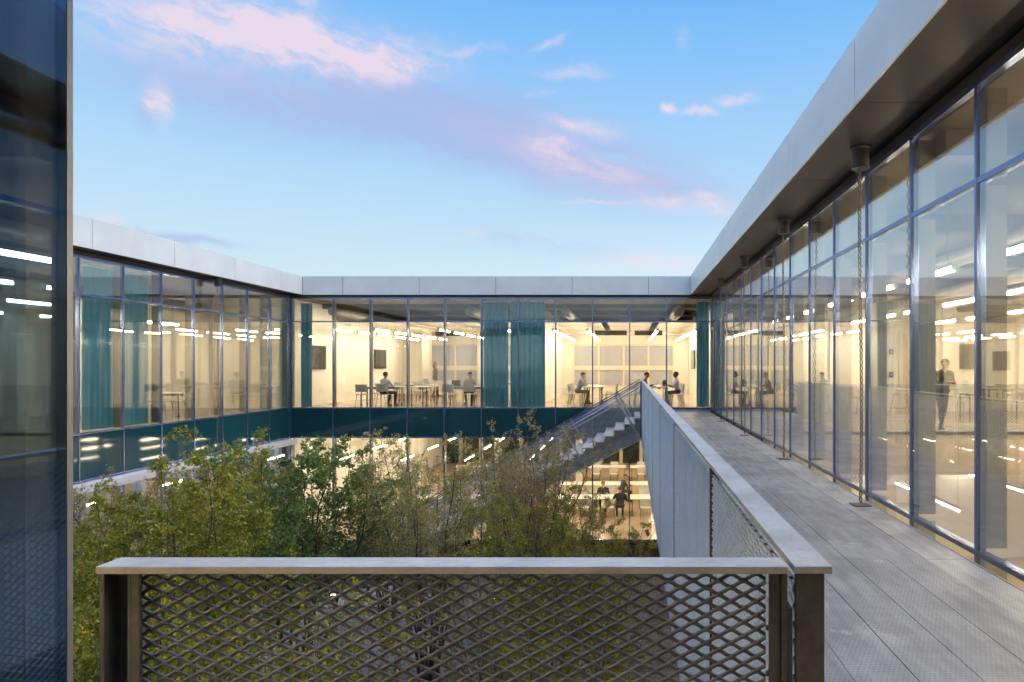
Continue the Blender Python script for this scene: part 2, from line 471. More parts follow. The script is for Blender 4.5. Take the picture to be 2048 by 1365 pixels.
class MB:
    def __init__(s):
        s.v, s.f, s.mi = [], [], []

    def add(s, vs, fs, mi=0):
        b = len(s.v)
        s.v.extend([tuple(x) for x in vs])
        for f in fs:
            s.f.append(tuple(i + b for i in f))
            s.mi.append(mi)
        return s

    BF = [(0, 3, 2, 1), (4, 5, 6, 7), (0, 1, 5, 4), (1, 2, 6, 5), (2, 3, 7, 6), (3, 0, 4, 7)]

    def box(s, x0, x1, y0, y1, z0, z1, mi=0):
        x0, x1 = min(x0, x1), max(x0, x1); y0, y1 = min(y0, y1), max(y0, y1); z0, z1 = min(z0, z1), max(z0, z1)
        return s.add([(x0, y0, z0), (x1, y0, z0), (x1, y1, z0), (x0, y1, z0), (x0, y0, z1), (x1, y0, z1), (x1, y1, z1), (x0, y1, z1)], MB.BF, mi)

    def obox(s, c, a, b, d, mi=0):
        c, a, b, d = Vector(c), Vector(a), Vector(b), Vector(d)
        if a.cross(b).dot(d) < 0:
            a = -a
        return s.add([c - a - b - d, c + a - b - d, c + a + b - d, c - a + b - d, c - a - b + d, c + a - b + d, c + a + b + d, c - a + b + d], MB.BF, mi)

    def bar(s, p0, p1, wd, ht, up=(0, 0, 1), mi=0):
        p0, p1 = Vector(p0), Vector(p1)
        d = p1 - p0
        side = d.cross(Vector(up))
        if side.length < 1e-6:
            side = Vector((1, 0, 0))
        side.normalize()
        upv = side.cross(d).normalized()
        return s.obox((p0 + p1) / 2, d / 2, side * wd / 2, upv * ht / 2, mi)

    def tube(s, pts, r, n=6, mi=0, caps=True):
        pts = [Vector(p) for p in pts]
        if not hasattr(r, '__len__'):
            r = [r] * len(pts)
        b = len(s.v)
        up = Vector((0.31, 0.17, 0.93))
        for i, p in enumerate(pts):
            d = (pts[min(i + 1, len(pts) - 1)] - pts[max(i - 1, 0)])
            d = d.normalized() if d.length > 1e-9 else Vector((0, 0, 1))
            a = d.cross(up)
            if a.length < 0.05:
                a = d.cross(Vector((1, 0, 0)))
            a.normalize()
            c = d.cross(a)
            for k in range(n):
                t = 2 * math.pi * k / n
                s.v.append(tuple(p + a * (math.cos(t) * r[i]) + c * (math.sin(t) * r[i])))
        for i in range(len(pts) - 1):
            for k in range(n):
                k2 = (k + 1) % n
                s.f.append((b + i * n + k, b + i * n + k2, b + (i + 1) * n + k2, b + (i + 1) * n + k)); s.mi.append(mi)
        if caps:
            s.f.append(tuple(b + k for k in reversed(range(n)))); s.mi.append(mi)
            e = b + (len(pts) - 1) * n
            s.f.append(tuple(e + k for k in range(n))); s.mi.append(mi)
        return s

    def lathe(s, c, prof, n=16, mi=0):
        b = len(s.v)
        for (r, z) in prof:
            for k in range(n):
                t = 2 * math.pi * k / n
                s.v.append((c[0] + r * math.cos(t), c[1] + r * math.sin(t), c[2] + z))
        for i in range(len(prof) - 1):
            for k in range(n):
                k2 = (k + 1) % n
                s.f.append((b + i * n + k, b + i * n + k2, b + (i + 1) * n + k2, b + (i + 1) * n + k)); s.mi.append(mi)
        s.f.append(tuple(b + k for k in reversed(range(n)))); s.mi.append(mi)
        e = b + (len(prof) - 1) * n
        s.f.append(tuple(e + k for k in range(n))); s.mi.append(mi)
        return s

    def build(s, name, mats, parent=None, smooth=False, bevel=0.0):
        if isinstance(mats, str):
            mats = [mats]
        me = bpy.data.meshes.new(name)
        if parent is not None:
            off = wloc(parent)
        else:
            a = np.array(s.v)
            off = Vector(((a[:, 0].min() + a[:, 0].max()) / 2, (a[:, 1].min() + a[:, 1].max()) / 2, a[:, 2].min()))
        me.from_pydata([(x - off.x, y - off.y, z - off.z) for x, y, z in s.v], [], s.f)
        for m in mats:
            me.materials.append(MATS[m])
        if len(mats) > 1:
            me.polygons.foreach_set('material_index', s.mi)
        if bevel:
            bm = bmesh.new(); bm.from_mesh(me)
            bmesh.ops.bevel(bm, geom=bm.edges[:], offset=bevel, segments=2, affect='EDGES', profile=0.6, clamp_overlap=True)
            bm.to_mesh(me); bm.free()
        if smooth:
            me.polygons.foreach_set('use_smooth', [True] * len(me.polygons))
        me.update()
        o = bpy.data.objects.new(name, me)
        COL.objects.link(o)
        if parent is not None:
            o.parent = parent
        else:
            o.location = off
        return o


def box(name, m, parent, x0, x1, y0, y1, z0, z1, bevel=0.0):
    return MB().box(x0, x1, y0, y1, z0, z1).build(name, m, parent, bevel=bevel)


def tag(o, label=None, cat=None, group=None, kind=None):
    if label: o['label'] = label
    if cat: o['category'] = cat
    if group: o['group'] = group
    if kind: o['kind'] = kind
    return o


def thing(name, label, cat, loc=(0, 0, 0), rz=0.0, group=None):
    o = bpy.data.objects.new(name, None)
    o.empty_display_size = 0.2
    COL.objects.link(o)
    o.location = loc
    o.rotation_euler = (0, 0, rz)
    return tag(o, label, cat, group)


def link_copy(o, parent=None):
    c = o.copy()
    COL.objects.link(c)
    if parent is not None:
        c.parent = parent
    return c


def dup(root, loc, rz=0.0, label=None, group=None, scale=None):
    r = link_copy(root)
    r.location = loc
    r.rotation_euler = (0, 0, rz)
    if scale: r.scale = scale
    if label: r['label'] = label
    if group: r['group'] = group
    for ch in list(root.children):
        c = link_copy(ch, r)
        for g in list(ch.children):
            link_copy(g, c)
    return r


def np_mesh(name, verts, quads, m, tint=None, smooth=False):
    me = bpy.data.meshes.new(name)
    verts = np.asarray(verts, dtype=np.float32); quads = np.asarray(quads, dtype=np.int32)
    k = quads.shape[1]
    me.vertices.add(len(verts)); me.vertices.foreach_set('co', verts.ravel())
    me.loops.add(quads.size); me.loops.foreach_set('vertex_index', quads.ravel())
    me.polygons.add(len(quads))
    me.polygons.foreach_set('loop_start', np.arange(0, quads.size, k, dtype=np.int32))
    me.polygons.foreach_set('loop_total', np.full(len(quads), k, dtype=np.int32))
    if smooth:
        me.polygons.foreach_set('use_smooth', np.ones(len(quads), dtype=bool))
    me.materials.append(MATS[m])
    if tint is not None:
        at = me.attributes.new('tint', 'FLOAT', 'POINT')
        at.data.foreach_set('value', np.asarray(tint, dtype=np.float32))
    me.update(calc_edges=True)
    return me


def mesh_obj(name, me, parent=None, loc=(0, 0, 0)):
    o = bpy.data.objects.new(name, me)
    COL.objects.link(o)
    o.parent = parent
    o.location = loc
    return o


ORD = ['first', 'second', 'third', 'fourth', 'fifth', 'sixth', 'seventh', 'eighth', 'ninth', 'tenth', 'eleventh', 'twelfth']


# ================================================================== the building
ZF, ZT, ZM, ZG, ZS, ZP = 0.10, 0.12, 3.27, 4.12, 4.256, 4.91
ZB, ZL, ZGND = -0.95, -4.72, -5.20
YB, XL, XR = 24.54, -12.37, 3.05

wing_back = thing('building_wing', 'far wing of the glass building, lit classrooms above a teal spandrel band', 'building', (-4.6, 30, ZGND))
wing_left = thing('building_wing', 'left wing of the glass building, with teal drapes behind its receding glass wall', 'building', (-15, 13, ZGND))
wing_right = thing('building_wing', 'right wing of the glass building, its tall glass wall mirroring sky beside the walkway', 'building', (9, 13, ZGND))
wing_near = thing('building_wing', 'near wing seen only as a dark glass corner at the left picture edge', 'building', (-6, -3, ZGND))


def facade(par, axis, c, outw, ms, rows, mul_w=0.042, fins=True, glass='glass', mull='mullion', low_dark=False):
    def P(mb, a0, a1, d0, d1, z0, z1):
        if axis == 'x':
            mb.box(a0, a1, c + outw * d0, c + outw * d1, z0, z1)
        else:
            mb.box(c + outw * d0, c + outw * d1, a0, a1, z0, z1)
        return mb
    h = mul_w / 2
    zlo, zhi = rows[0][0], rows[-1][1]
    for a in ms:
        P(MB(), a - h, a + h, 0.028, -0.055, zlo, zhi).build('mullion', mull, par, bevel=0.004)
        if fins:
            for (z0, z1, kind) in rows:
                if kind == 'clear':
                    P(MB(), a - 0.016, a + 0.016, -0.065, -0.24, z0 + 0.04, z1 - 0.04).build('fin', 'fin', par)
    for i in range(len(ms) - 1):
        a0, a1 = ms[i] + h, ms[i + 1] - h
        for j, (z0, z1, kind) in enumerate(rows):
            P(MB(), a0, a1, 0.025, -0.055, z0 - 0.025, z0 + 0.025).build('transom', mull, par, bevel=0.003)
            zz0, zz1 = z0 + 0.025, z1 - 0.025
            if kind == 'clear':
                P(MB(), a0, a1, 0.012, -0.012, zz0, zz1).build('pane', glass, par)
            else:
                P(MB(), a0, a1, 0.012, -0.03, zz0, zz1).build('spandrel_panel', 'spandrel', par)
        P(MB(), a0, a1, 0.025, -0.055, zhi - 0.028, zhi + 0.028).build('transom', mull, par)
    P(MB(), ms[0] - h, ms[-1] + h, 0.02, -0.12, zhi + 0.03, ZS - 0.004).build('head_frame', 'soffit', par)


ROWS = [(ZL, ZB, 'clear'), (ZB, ZT, 'spandrel'), (ZT, ZM, 'clear'), (ZM, ZG, 'clear')]
ms_back = [-12.33] + [0.03 + 1.352 * k for k in range(-8, 2)] + [3.02]
ms_left = [24.46 - 1.335 * k for k in range(1, 18)][::-1]
ms_left = [y for y in ms_left if y > 2.0] + [24.46]
ms_right = [5.865 + 1.36 * k for k in range(-6, 14)] + [24.48]
facade(wing_back, 'x', YB, -1, ms_back, ROWS)
facade(wing_left, 'y', XL, 1, ms_left, ROWS)
facade(wing_right, 'y', XR, -1, ms_right, [(ZL, 0.03, 'clear'), (0.03, ZM, 'clear'), (ZM, ZG, 'clear')])
ms_near = [-11.1 + 1.36 * k for k in range(0, 8)]
facade(wing_near, 'x', 1.75, 1, ms_near, ROWS)
facade(wing_near, 'y', -1.462, 1, [-2.9, -1.4, 0.1], [(0.02, ZM, 'clear'), (ZM, ZG, 'clear')], glass='glass_near')
# corner light of the near wing: one tall pane up to a slim bright edge bar
box('pane', 'glass_near', wing_near, -1.468, -1.453, 0.13, 1.737, 0.05, 4.1)
box('corner_bar', 'mullion_pale', wing_near, -1.50, -1.451, 1.738, 1.757, -5.1, 4.1, bevel=0.002)
box('corner_post', 'blue_post', wing_near, -1.60, -1.475, 1.645, 1.735, 0.05, 4.1)
box('interior_wall', 'fin_panel', wing_near, -5.9, -1.61, 1.66, 1.72, 0.05, 4.1)
box('transom', 'mullion', wing_near, -1.50, -1.45, 0.13, 1.737, -0.02, 0.045)


def joints(j0, step, lo, hi):
    k = [j0 + step * i for i in range(-20, 20)]
    return [lo] + [v for v in k if lo + 0.3 < v < hi - 0.3] + [hi]


G = 0.007
jr = joints(6.64, 2.76, -5.6, 24.395)
for a, b in zip(jr, jr[1:]):
    box('fascia_panel', 'fascia', wing_right, 2.23, 2.25, a + G, b - G, ZS - 0.02, ZP, bevel=0.003)
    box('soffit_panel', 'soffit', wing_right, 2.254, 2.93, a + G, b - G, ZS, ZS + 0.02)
jl = joints(14.84, 2.69, 1.9, 24.395)
for a, b in zip(jl, jl[1:]):
    box('fascia_panel', 'fascia', wing_left, -11.84, -11.86, a + G, b - G, ZS - 0.02, ZP, bevel=0.003)
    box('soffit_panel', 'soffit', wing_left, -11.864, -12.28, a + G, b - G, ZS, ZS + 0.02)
jb = joints(-10.38, 2.775, -11.84, 2.23)
for a, b in zip(jb, jb[1:]):
    box('fascia_panel', 'fascia', wing_back, a + G, b - G, 24.40, 24.42, ZS - 0.02, ZP, bevel=0.003)
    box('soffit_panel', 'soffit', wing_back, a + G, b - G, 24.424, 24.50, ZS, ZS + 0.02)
jn = joints(-9.5, 2.77, -11.8, -1.0)
for a, b in zip(jn, jn[1:]):
    box('fascia_panel', 'fascia', wing_near, a + G, b - G, 2.28, 2.26, ZS - 0.02, ZP, bevel=0.003)
    box('soffit_panel', 'soffit', wing_near, a + G, b - G, 2.256, 1.80, ZS, ZS + 0.02)
# roofs: their dark edge shows in the joints between the panels
box('roof', 'dark_gap', wing_right, 2.256, 16.3, -5.6, 24.41, ZS + 0.03, ZP - 0.02)
box('roof', 'dark_gap', wing_left, -20.3, -11.866, 2.3, 24.41, ZS + 0.03, ZP - 0.02)
box('roof', 'dark_gap', wing_back, -20.3, 16.3, 24.425, 44.6, ZS + 0.03, ZP - 0.02)
box('roof', 'dark_gap', wing_near, -20.3, -1.0, -8.3, 2.252, ZS + 0.03, ZP - 0.03)
box('roof', 'dark_gap', wing_near, -0.99, 2.225, -8.3, 0.3, ZS + 0.03, ZP - 0.03)  # unseen overhang added above the camera to shade its side of the railing
box('soffit_panel', 'soffit', wing_near, -0.985, 2.22, -3.05, 0.28, ZS, ZS + 0.025)  # underside of the added overhang, out of view
box('fascia_panel', 'fascia', wing_near, -0.985, 2.22, 0.305, 0.325, ZS - 0.02, ZP, bevel=0.003)  # front edge of the added overhang, out of view

# --- far wing: upper classrooms
box('floor_slab', 'floor_finish', wing_back, -20.2, 16.2, 24.66, 37.2, -0.88, ZF)
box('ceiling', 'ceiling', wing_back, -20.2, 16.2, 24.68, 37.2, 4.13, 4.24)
box('interior_wall', 'cream_wall', wing_back, -12.62, -12.40, 24.70, 36.9, ZF, 4.13)
box('interior_wall', 'cream_wall', wing_back, -3.72, -3.60, 25.5, 36.9, ZF, 4.13)
box('interior_wall', 'cream_wall', wing_back, 3.30, 3.42, 24.75, 36.9, ZF, 4.13)
# back wall with its band of shaded windows
box('interior_wall', 'cream_wall', wing_back, -20, 16, 37.0, 37.2, 2.85, 4.13)
box('interior_wall', 'cream_wall', wing_back, -20, 16, 37.0, 37.2, ZF, 0.50)
box('bulkhead', 'cream_wall', wing_back, -12.4, 3.3, 36.2, 37.0, 3.35, 3.72)
xs = [-12.3, -10.4] + [-9.9 + 1.37 * k for k in range(0, 5)] + [-3.05, -1.68, -0.31, 1.06, 2.43]
for a, b in [(-20, -12.3), (-12.3, -10.9), (-4.42, -3.02), (2.46, 3.3), (3.3, 16)]:
    box('interior_wall', 'cream_wall', wing_back, a, b, 37.0, 37.2, 0.50, 2.85)
for x0 in [-10.9 + 1.37 * k for k in range(5)] + [-3.02 + 1.37 * k for k in range(4)]:
    x1 = x0 + 1.37
    fr = MB()
    for (a, b, c, d) in [(x0, x0 + 0.05, 0.50, 2.85), (x1 - 0.05, x1, 0.50, 2.85), (x0 + 0.05, x1 - 0.05, 2.76, 2.85),
                         (x0 + 0.05, x1 - 0.05, 1.42, 1.66), (x0 + 0.05, x1 - 0.05, 0.50, 0.58)]:
        fr.box(a, b, 36.96, 37.08, c, d)
    wd = fr.build('window', 'frame_cream', wing_back)
    box('blind', 'blind', wd, x0 + 0.05, x1 - 0.05, 37.02, 37.05, 1.66, 2.76)
    box('blind', 'blind', wd, x0 + 0.05, x1 - 0.05, 37.02, 37.05, 0.58, 1.42)
box('column', 'column', wing_back, -10.95, -10.55, 35.6, 36.0, ZF, 4.13)
box('column', 'column', wing_back, -8.2, -7.85, 36.4, 36.75, ZF, 4.13)
box('interior_wall', 'cream_wall', wing_back, -12.62, -12.40, 37.0, 37.2, ZF, 4.13) if False else None
for (x, y0, y1, z, r) in [(-11.2, 25.4, 36.8, 3.72, 0.17), (-6.0, 25.4, 36.8, 3.74, 0.2), (-2.4, 25.4, 36.8, 3.72, 0.17), (1.9, 25.4, 36.8, 3.74, 0.2)]:
    MB().tube([(x, y0, z), (x, y1, z)], r, 14).build('duct', 'duct', wing_back, smooth=True)
for (x0, x1) in [(-12.3, -3.8), (-3.5, 3.2)]:
    for y in (27.0, 30.4, 33.8):
        box('ceiling_beam', 'ceiling', wing_back, x0, x1, y, y + 0.25, 3.95, 4.125)
for (x0, x1, y) in [(-10.0, -8.7, 34.8), (-7.7, -6.5, 34.8), (-1.7, -0.1, 34.0), (0.3, 1.7, 34.0)]:
    box('air_grille', 'screen_black', wing_back, x0, x1, y, y + 0.12, 3.20, 3.44)
for (x0, x1) in [(-12.2, -9.2), (-8.9, -6.5), (-6.2, -3.9), (-3.4, -1.2), (-0.9, 1.0), (1.3, 3.2)]:
    for y in (28.2, 31.2, 34.2):
        box('ceiling_panel', 'lower_ceiling', wing_back, x0, x1, y, y + 2.7, 3.47, 3.51)

# --- far wing: lower reading room
box('lower_floor', 'wood_floor', wing_back, -12.3, 16.2, 24.62, 44.2, -4.9, -4.70)
box('lower_ceiling', 'lower_ceiling', wing_back, -20.2, 16.2, 24.66, 44.2, -0.96, -0.89)
box('interior_wall', 'cream_wall', wing_back, -12.62, -12.40, 24.70, 44.0, -4.70, -0.97)
box('interior_wall', 'cream_wall', wing_back, 5.3, 5.45, 24.70, 44.0, -4.70, -0.97)
box('interior_wall', 'cream_wall', wing_back, -12.4, 3.3, 44.0, 44.2, -1.9, -0.97)
for k in range(12):
    x0 = -12.4 + 1.31 * k
    box('column', 'column', wing_back, x0, x0 + 0.22, 43.9, 44.1, -4.70, -1.9)
    box('far_window', 'night_pane', wing_back, x0 + 0.22, x0 + 1.31, 43.98, 44.02, -4.70, -1.9)
for x in (-10.6, -6.6, -2.6):
    box('column', 'column', wing_back, x, x + 0.3, 33.0, 33.3, -4.70, -0.97)
box('kerb', 'rust_kerb', wing_back, -12.0, 3.0, 24.28, 24.50, ZGND, -4.86)
box('sill', 'dark_gap', wing_back, -12.3, 3.0, 24.40, 24.60, -4.85, -4.755)

# --- left wing
box('floor_slab', 'floor_finish', wing_left, -20.2, -12.49, 2.0, 24.64, -0.88, ZF)
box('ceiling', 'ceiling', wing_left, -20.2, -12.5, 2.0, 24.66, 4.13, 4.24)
box('interior_wall', 'cream_wall', wing_left, -17.3, -17.1, 2.0, 24.6, ZF, 4.13)
box('interior_wall', 'cream_wall', wing_left, -17.1, -12.55, 24.50, 24.62, ZF, 4.13)
box('interior_wall', 'cream_wall', wing_left, -17.1, -12.52, 2.0, 2.15, ZF, 4.13)
box('lower_floor', 'floor_finish', wing_left, -20.2, -12.45, 2.0, 24.60, -4.9, -4.70)
box('lower_ceiling', 'lower_ceiling', wing_left, -20.2, -12.49, 2.0, 24.64, -0.96, -0.89)
box('interior_wall', 'cream_wall', wing_left, -18.3, -18.1, 2.0, 24.6, -4.70, -0.97)
for k in range(9):
    box('column', 'column', wing_left, -13.6, -13.35, 3.0 + 2.66 * k, 3.25 + 2.66 * k, -4.70, -0.97)
box('ledge', 'sill_stone', wing_left, -12.32, -12.02, 2.2, 24.42, -1.17, -0.985, bevel=0.01)
box('kerb', 'rust_kerb', wing_left, -12.36, -12.1, 2.0, 24.27, ZGND, -4.78)
MB().tube([(-15.6, 3, 3.74), (-15.6, 24.3, 3.74)], 0.2, 14).build('duct', 'duct', wing_left, smooth=True)

# --- right wing: void beside the glass, mezzanine beyond
box('floor_slab', 'floor_finish', wing_right, 3.17, 16.2, 15.85, 24.64, -0.80, ZF)
box('floor_edge', 'slab_edge', wing_right, 3.17, 16.2, 15.78, 15.845, -0.90, ZF - 0.06)
box('floor_track', 'dark_gap', wing_right, 3.17, 16.2, 15.76, 15.84, ZF - 0.055, ZF + 0.01)
box('lower_ceiling', 'lower_ceiling', wing_right, 3.17, 16.2, 15.86, 24.64, -0.89, -0.81)
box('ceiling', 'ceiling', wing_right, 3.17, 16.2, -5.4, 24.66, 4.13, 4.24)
box('lower_floor', 'wood_floor', wing_right, 3.14, 16.2, -5.4, 24.60, -4.9, -4.70)
box('interior_wall', 'cream_wall', wing_right, 5.7, 16.0, 23.0, 23.15, ZF, 4.13)
box('interior_wall', 'cream_wall', wing_right, 16.0, 16.2, -5.4, 23.0, -4.70, 4.13)
box('interior_wall', 'cream_wall', wing_right, 3.14, 16.0, -5.4, -5.2, -4.70, 4.13)
box('interior_wall', 'cream_wall', wing_right, 3.6, 16.0, 22.4, 22.55, -4.70, -0.89)
box('door', 'wood_door', wing_right, 9.35, 10.35, 22.94, 22.995, ZF + 0.01, 2.75)
box('door_frame', 'frame_cream', wing_right, 9.22, 9.345, 22.93, 22.995, ZF + 0.01, 2.85)
box('door', 'wood_door', wing_right, 8.1, 8.9, 22.36, 22.395, -4.69, -2.3)
box('column', 'column', wing_right, 4.9, 5.25, 20.0, 20.35, ZF, 4.13)
box('column', 'column', wing_right, 12.2, 12.55, 16.6, 16.95, ZF, 4.13)
for y in (3.0, 7.0, 11.0, 15.0, 19.0):
    box('ceiling_beam', 'ceiling', wing_right, 3.3, 15.9, y, y + 0.3, 3.85, 4.125)
for x in (6.0, 8.5, 11.3):
    MB().tube([(x, -5, 3.62), (x, 22.9, 3.62)], 0.15, 12).build('duct', 'duct', wing_right, smooth=True)
# door of the walkway, last bay by the inner corner
dr = MB()
for (a, b, c, d) in [(23.60, 23.70, 0.06, 3.05), (24.34, 24.44, 0.06, 3.05), (23.70, 24.34, 2.93, 3.05), (23.70, 24.34, 0.06, 0.32)]:
    dr.box(2.985, 3.03, a, b, c, d)
door = dr.build('door', 'mullion_pale', wing_right, bevel=0.004)
hb = MB(); hb.tube([(2.93, 23.74, 0.75), (2.93, 23.74, 1.55)], 0.014, 8)
hb.box(2.935, 2.985, 23.73, 23.75, 0.80, 0.83); hb.box(2.935, 2.985, 23.73, 23.75, 1.46, 1.49); hb.box(2.95, 2.984, 23.68, 23.80, 1.12, 1.20)
hb.build('handle', 'mullion_pale', door)

# --- near wing shell
box('floor_slab', 'floor_finish', wing_near, -20.2, -1.58, -8.2, 1.62, -0.88, 0.04)
box('ceiling', 'ceiling', wing_near, -20.2, -1.60, -8.2, 1.62, 4.13, 4.24)
box('interior_wall', 'cream_wall', wing_near, -6.2, -6.0, -8.0, 1.60, 0.04, 4.13)
box('interior_wall', 'cream_wall', wing_near, -6.0, -1.62, -3.6, -3.4, 0.04, 4.13)
box('outer_wall', 'brown_cladding', wing_near, -1.5, 3.0, -3.4, -3.1, -5.1, 4.25)
box('outer_wall', 'brown_cladding', wing_near, -1.56, -1.44, -3.08, -2.93, 0.0, 4.25)
box('lower_wall', 'brown_cladding', wing_near, -1.9, -1.5, -3.0, 1.70, -5.1, -0.89)
box('lower_floor', 'floor_finish', wing_near, -20.2, -1.9, -8.2, 1.62, -4.9, -4.70)
box('interior_wall', 'cream_wall', wing_near, -12.3, -1.9, -5.0, -4.85, -4.70, -0.89)
box('lower_ceiling', 'lower_ceiling', wing_near, -20.2, -1.6, -8.2, 1.62, -0.96, -0.89)

# ------------------------------------------------------------------ courtyard ground
gr = MB()
gr.box(-400, 400, -400, 600, -5.6, -5.32)
tag(gr.build('ground', 'concrete_paving'), kind='structure')
tag(MB().box(-12.34, 3.1, 1.9, 24.27, -5.315, ZGND).build('courtyard_ground', 'gravel'), kind='structure')
tag(MB().box(-12.1, -6.9, 19.0, 23.2, ZGND - 0.01, ZGND + 0.05).build('paving', 'concrete_paving', bevel=0.01), kind='structure')

# ------------------------------------------------------------------ walkway
walk = bpy.data.objects.new('walkway', None); COL.objects.link(walk); walk.location = (1.7, 12, -0.3)
tag(walk, 'raised walkway of perforated metal planks along the right glass wall', None, kind='structure')
seams = [0.495, 0.85, 1.19, 1.53, 1.87, 2.21, 2.55, 2.90]
rowsY = [-3.05, 1.71, 5.77, 9.83, 13.89, 17.95, 22.01, 24.44]
rnd = random.Random(3)
for i in range(7):
    for j in range(7):
        dz = rnd.uniform(-0.002, 0.002)
        box('deck_plank', 'deck_edge' if i == 6 else 'deck', walk, seams[i] + 0.0018, seams[i + 1] - 0.0018, rowsY[j] + 0.002, rowsY[j + 1] - 0.002, -0.05 + dz, dz)
for k in range(9):
    box('deck_plank', 'deck', walk, -1.43, 0.49, -3.05 + 0.515 * k, -2.541 + 0.515 * k, -0.05, 0.0)
for x in (0.60, 1.7, 2.82):
    box('beam', 'galvanised', walk, x - 0.05, x + 0.05, -3.0, 24.4, -0.32, -0.053)
for k in range(11):
    box('cross_beam', 'galvanised', walk, 0.655, 1.645, -2.0 + 2.5 * k, -1.92 + 2.5 * k, -0.25, -0.056)
    box('cross_beam', 'galvanised', walk, 1.755, 2.765, -2.0 + 2.5 * k, -1.92 + 2.5 * k, -0.25, -0.056)
box('edge_angle', 'galvanised', walk, 2.903, 2.915, -3.0, 24.42, -0.12, 0.004)
box('end_plate', 'galvanised', walk, 0.50, 3.0, 24.445, 24.487, -0.2, 0.07)


# ------------------------------------------------------------------ expanded metal
def expanded(W, H, lw, sw, wid, thk, tilt, per=6):
    """strands of expanded metal in the (u, v) plane, w out of the sheet; returns verts (u,v,w), quads"""
    p = sw / 2
    n = int(round(W / lw * per)) + 1
    u = np.linspace(0, W, n)
    K = int(H / p) + 2
    verts, quads = [], []
    ca, sa = math.cos(tilt), math.sin(tilt)
    for k in range(K):
        ph = (u / lw + (0.5 if k % 2 else 0.0)) % 1.0
        tri = 1 - 4 * np.abs(ph - 0.5)
        z = np.clip(tri * 1.28, -1, 1)
        v = (k + 0.5) * p - p + z * p / 2
        w0 = z * p * 0.16
        ring = []
        for (a, b) in ((-wid / 2, -thk / 2), (wid / 2, -thk / 2), (wid / 2, thk / 2), (-wid / 2, thk / 2)):
            dv = a * ca - b * sa
            dw = a * sa + b * ca
            ring.append(np.stack([u, np.clip(v + dv, 0, H), w0 + dw], 1))
        base = len(verts) and sum(len(x) for x in verts)
        vv = np.stack(ring, 1).reshape(-1, 3)
        verts.append(vv)
        i = np.arange(n - 1)[:, None] * 4 + base
        for c in range(4):
            c2 = (c + 1) % 4
            quads.append(np.concatenate([i + c, i + c2, i + 4 + c2, i + 4 + c], 1))
    return np.concatenate(verts), np.concatenate(quads)


# --- near short railing, straight across in front of the camera
rail_f = thing('railing', 'short galvanised railing with diamond mesh crossing the bottom of the view, nearest the camera', 'railing', (-0.45, 1.66, 0.0), group='expanded metal railings')
box('cap_rail', 'galvanised', rail_f, -1.287, 0.384, 1.623, 1.703, 1.157, 1.175, bevel=0.0015)
vv, qq = expanded(1.555, 1.15, 0.0625, 0.0345, 0.0105, 0.0060, R(30), per=10)
pts = np.stack([vv[:, 0] - 1.215, 1.672 - vv[:, 2], vv[:, 1] + 0.005], 1) - np.array([-0.45, 1.66, 0.0])
mp = mesh_obj('mesh_panel', np_mesh('mesh_panel', pts, qq, 'mesh_steel'), rail_f)
lp = MB(); lp.box(-1.285, -1.273, 1.632, 1.695, -0.3, 1.155); lp.box(-1.271, -1.212, 1.676, 1.684, -0.3, 1.154)
lp.build('post', 'shaded_post_steel', rail_f, bevel=0.0015)
box('edge_angle', 'shaded_post_steel', rail_f, -1.214, -1.194, 1.640, 1.648, 0.0, 1.154, bevel=0.001)
box('edge_angle', 'shaded_post_steel', rail_f, -1.222, -1.2145, 1.640, 1.675, 0.0, 1.154, bevel=0.001)
box('edge_angle', 'shaded_post_steel', rail_f, 0.342, 0.362, 1.640, 1.646, 0.0, 1.154, bevel=0.001)
box('edge_angle', 'shaded_post_steel', rail_f, 0.3625, 0.369, 1.640, 1.690, 0.0, 1.154, bevel=0.001)
rp = MB(); rp.box(0.372, 0.385, 1.630, 1.695, -0.3, 1.155)
rp.build('post', 'shaded_post_steel', rail_f, bevel=0.0015)
box('spacer_plate', 'shaded_post_steel', rail_f, 0.3855, 0.398, 1.634, 1.69, -0.3, 1.07)
for z in (1.015, 0.902, 0.55, 0.2):
    b = MB()
    b.add([(0.3615 - 0.0005, 1.657 + 0.0 + 0.016 * math.cos(t), z + 0.016 * math.sin(t)) for t in [2 * math.pi * k / 16 for k in range(16)]] +
          [(0.3575, 1.657 + 0.016 * math.cos(t), z + 0.016 * math.sin(t)) for t in [2 * math.pi * k / 16 for k in range(16)]],
          [tuple(range(16)), tuple(range(31, 15, -1))] + [(k, 16 + k, 16 + (k + 1) % 16, (k + 1) % 16) for k in range(16)])
    for (x0, x1, r, n) in ((0.357, 0.345, 0.0125, 6), (0.3449, 0.338, 0.0065, 12)):
        b.add([(x0, 1.657 + r * math.cos(2 * math.pi * k / n), z + r * math.sin(2 * math.pi * k / n)) for k in range(n)] +
              [(x1, 1.657 + r * math.cos(2 * math.pi * k / n), z + r * math.sin(2 * math.pi * k / n)) for k in range(n)],
              [tuple(range(n)), tuple(range(2 * n - 1, n - 1, -1))] + [(k, n + k, n + (k + 1) % n, (k + 1) % n) for k in range(n)])
    b.build('bolt', 'shaded_post_steel', rail_f)

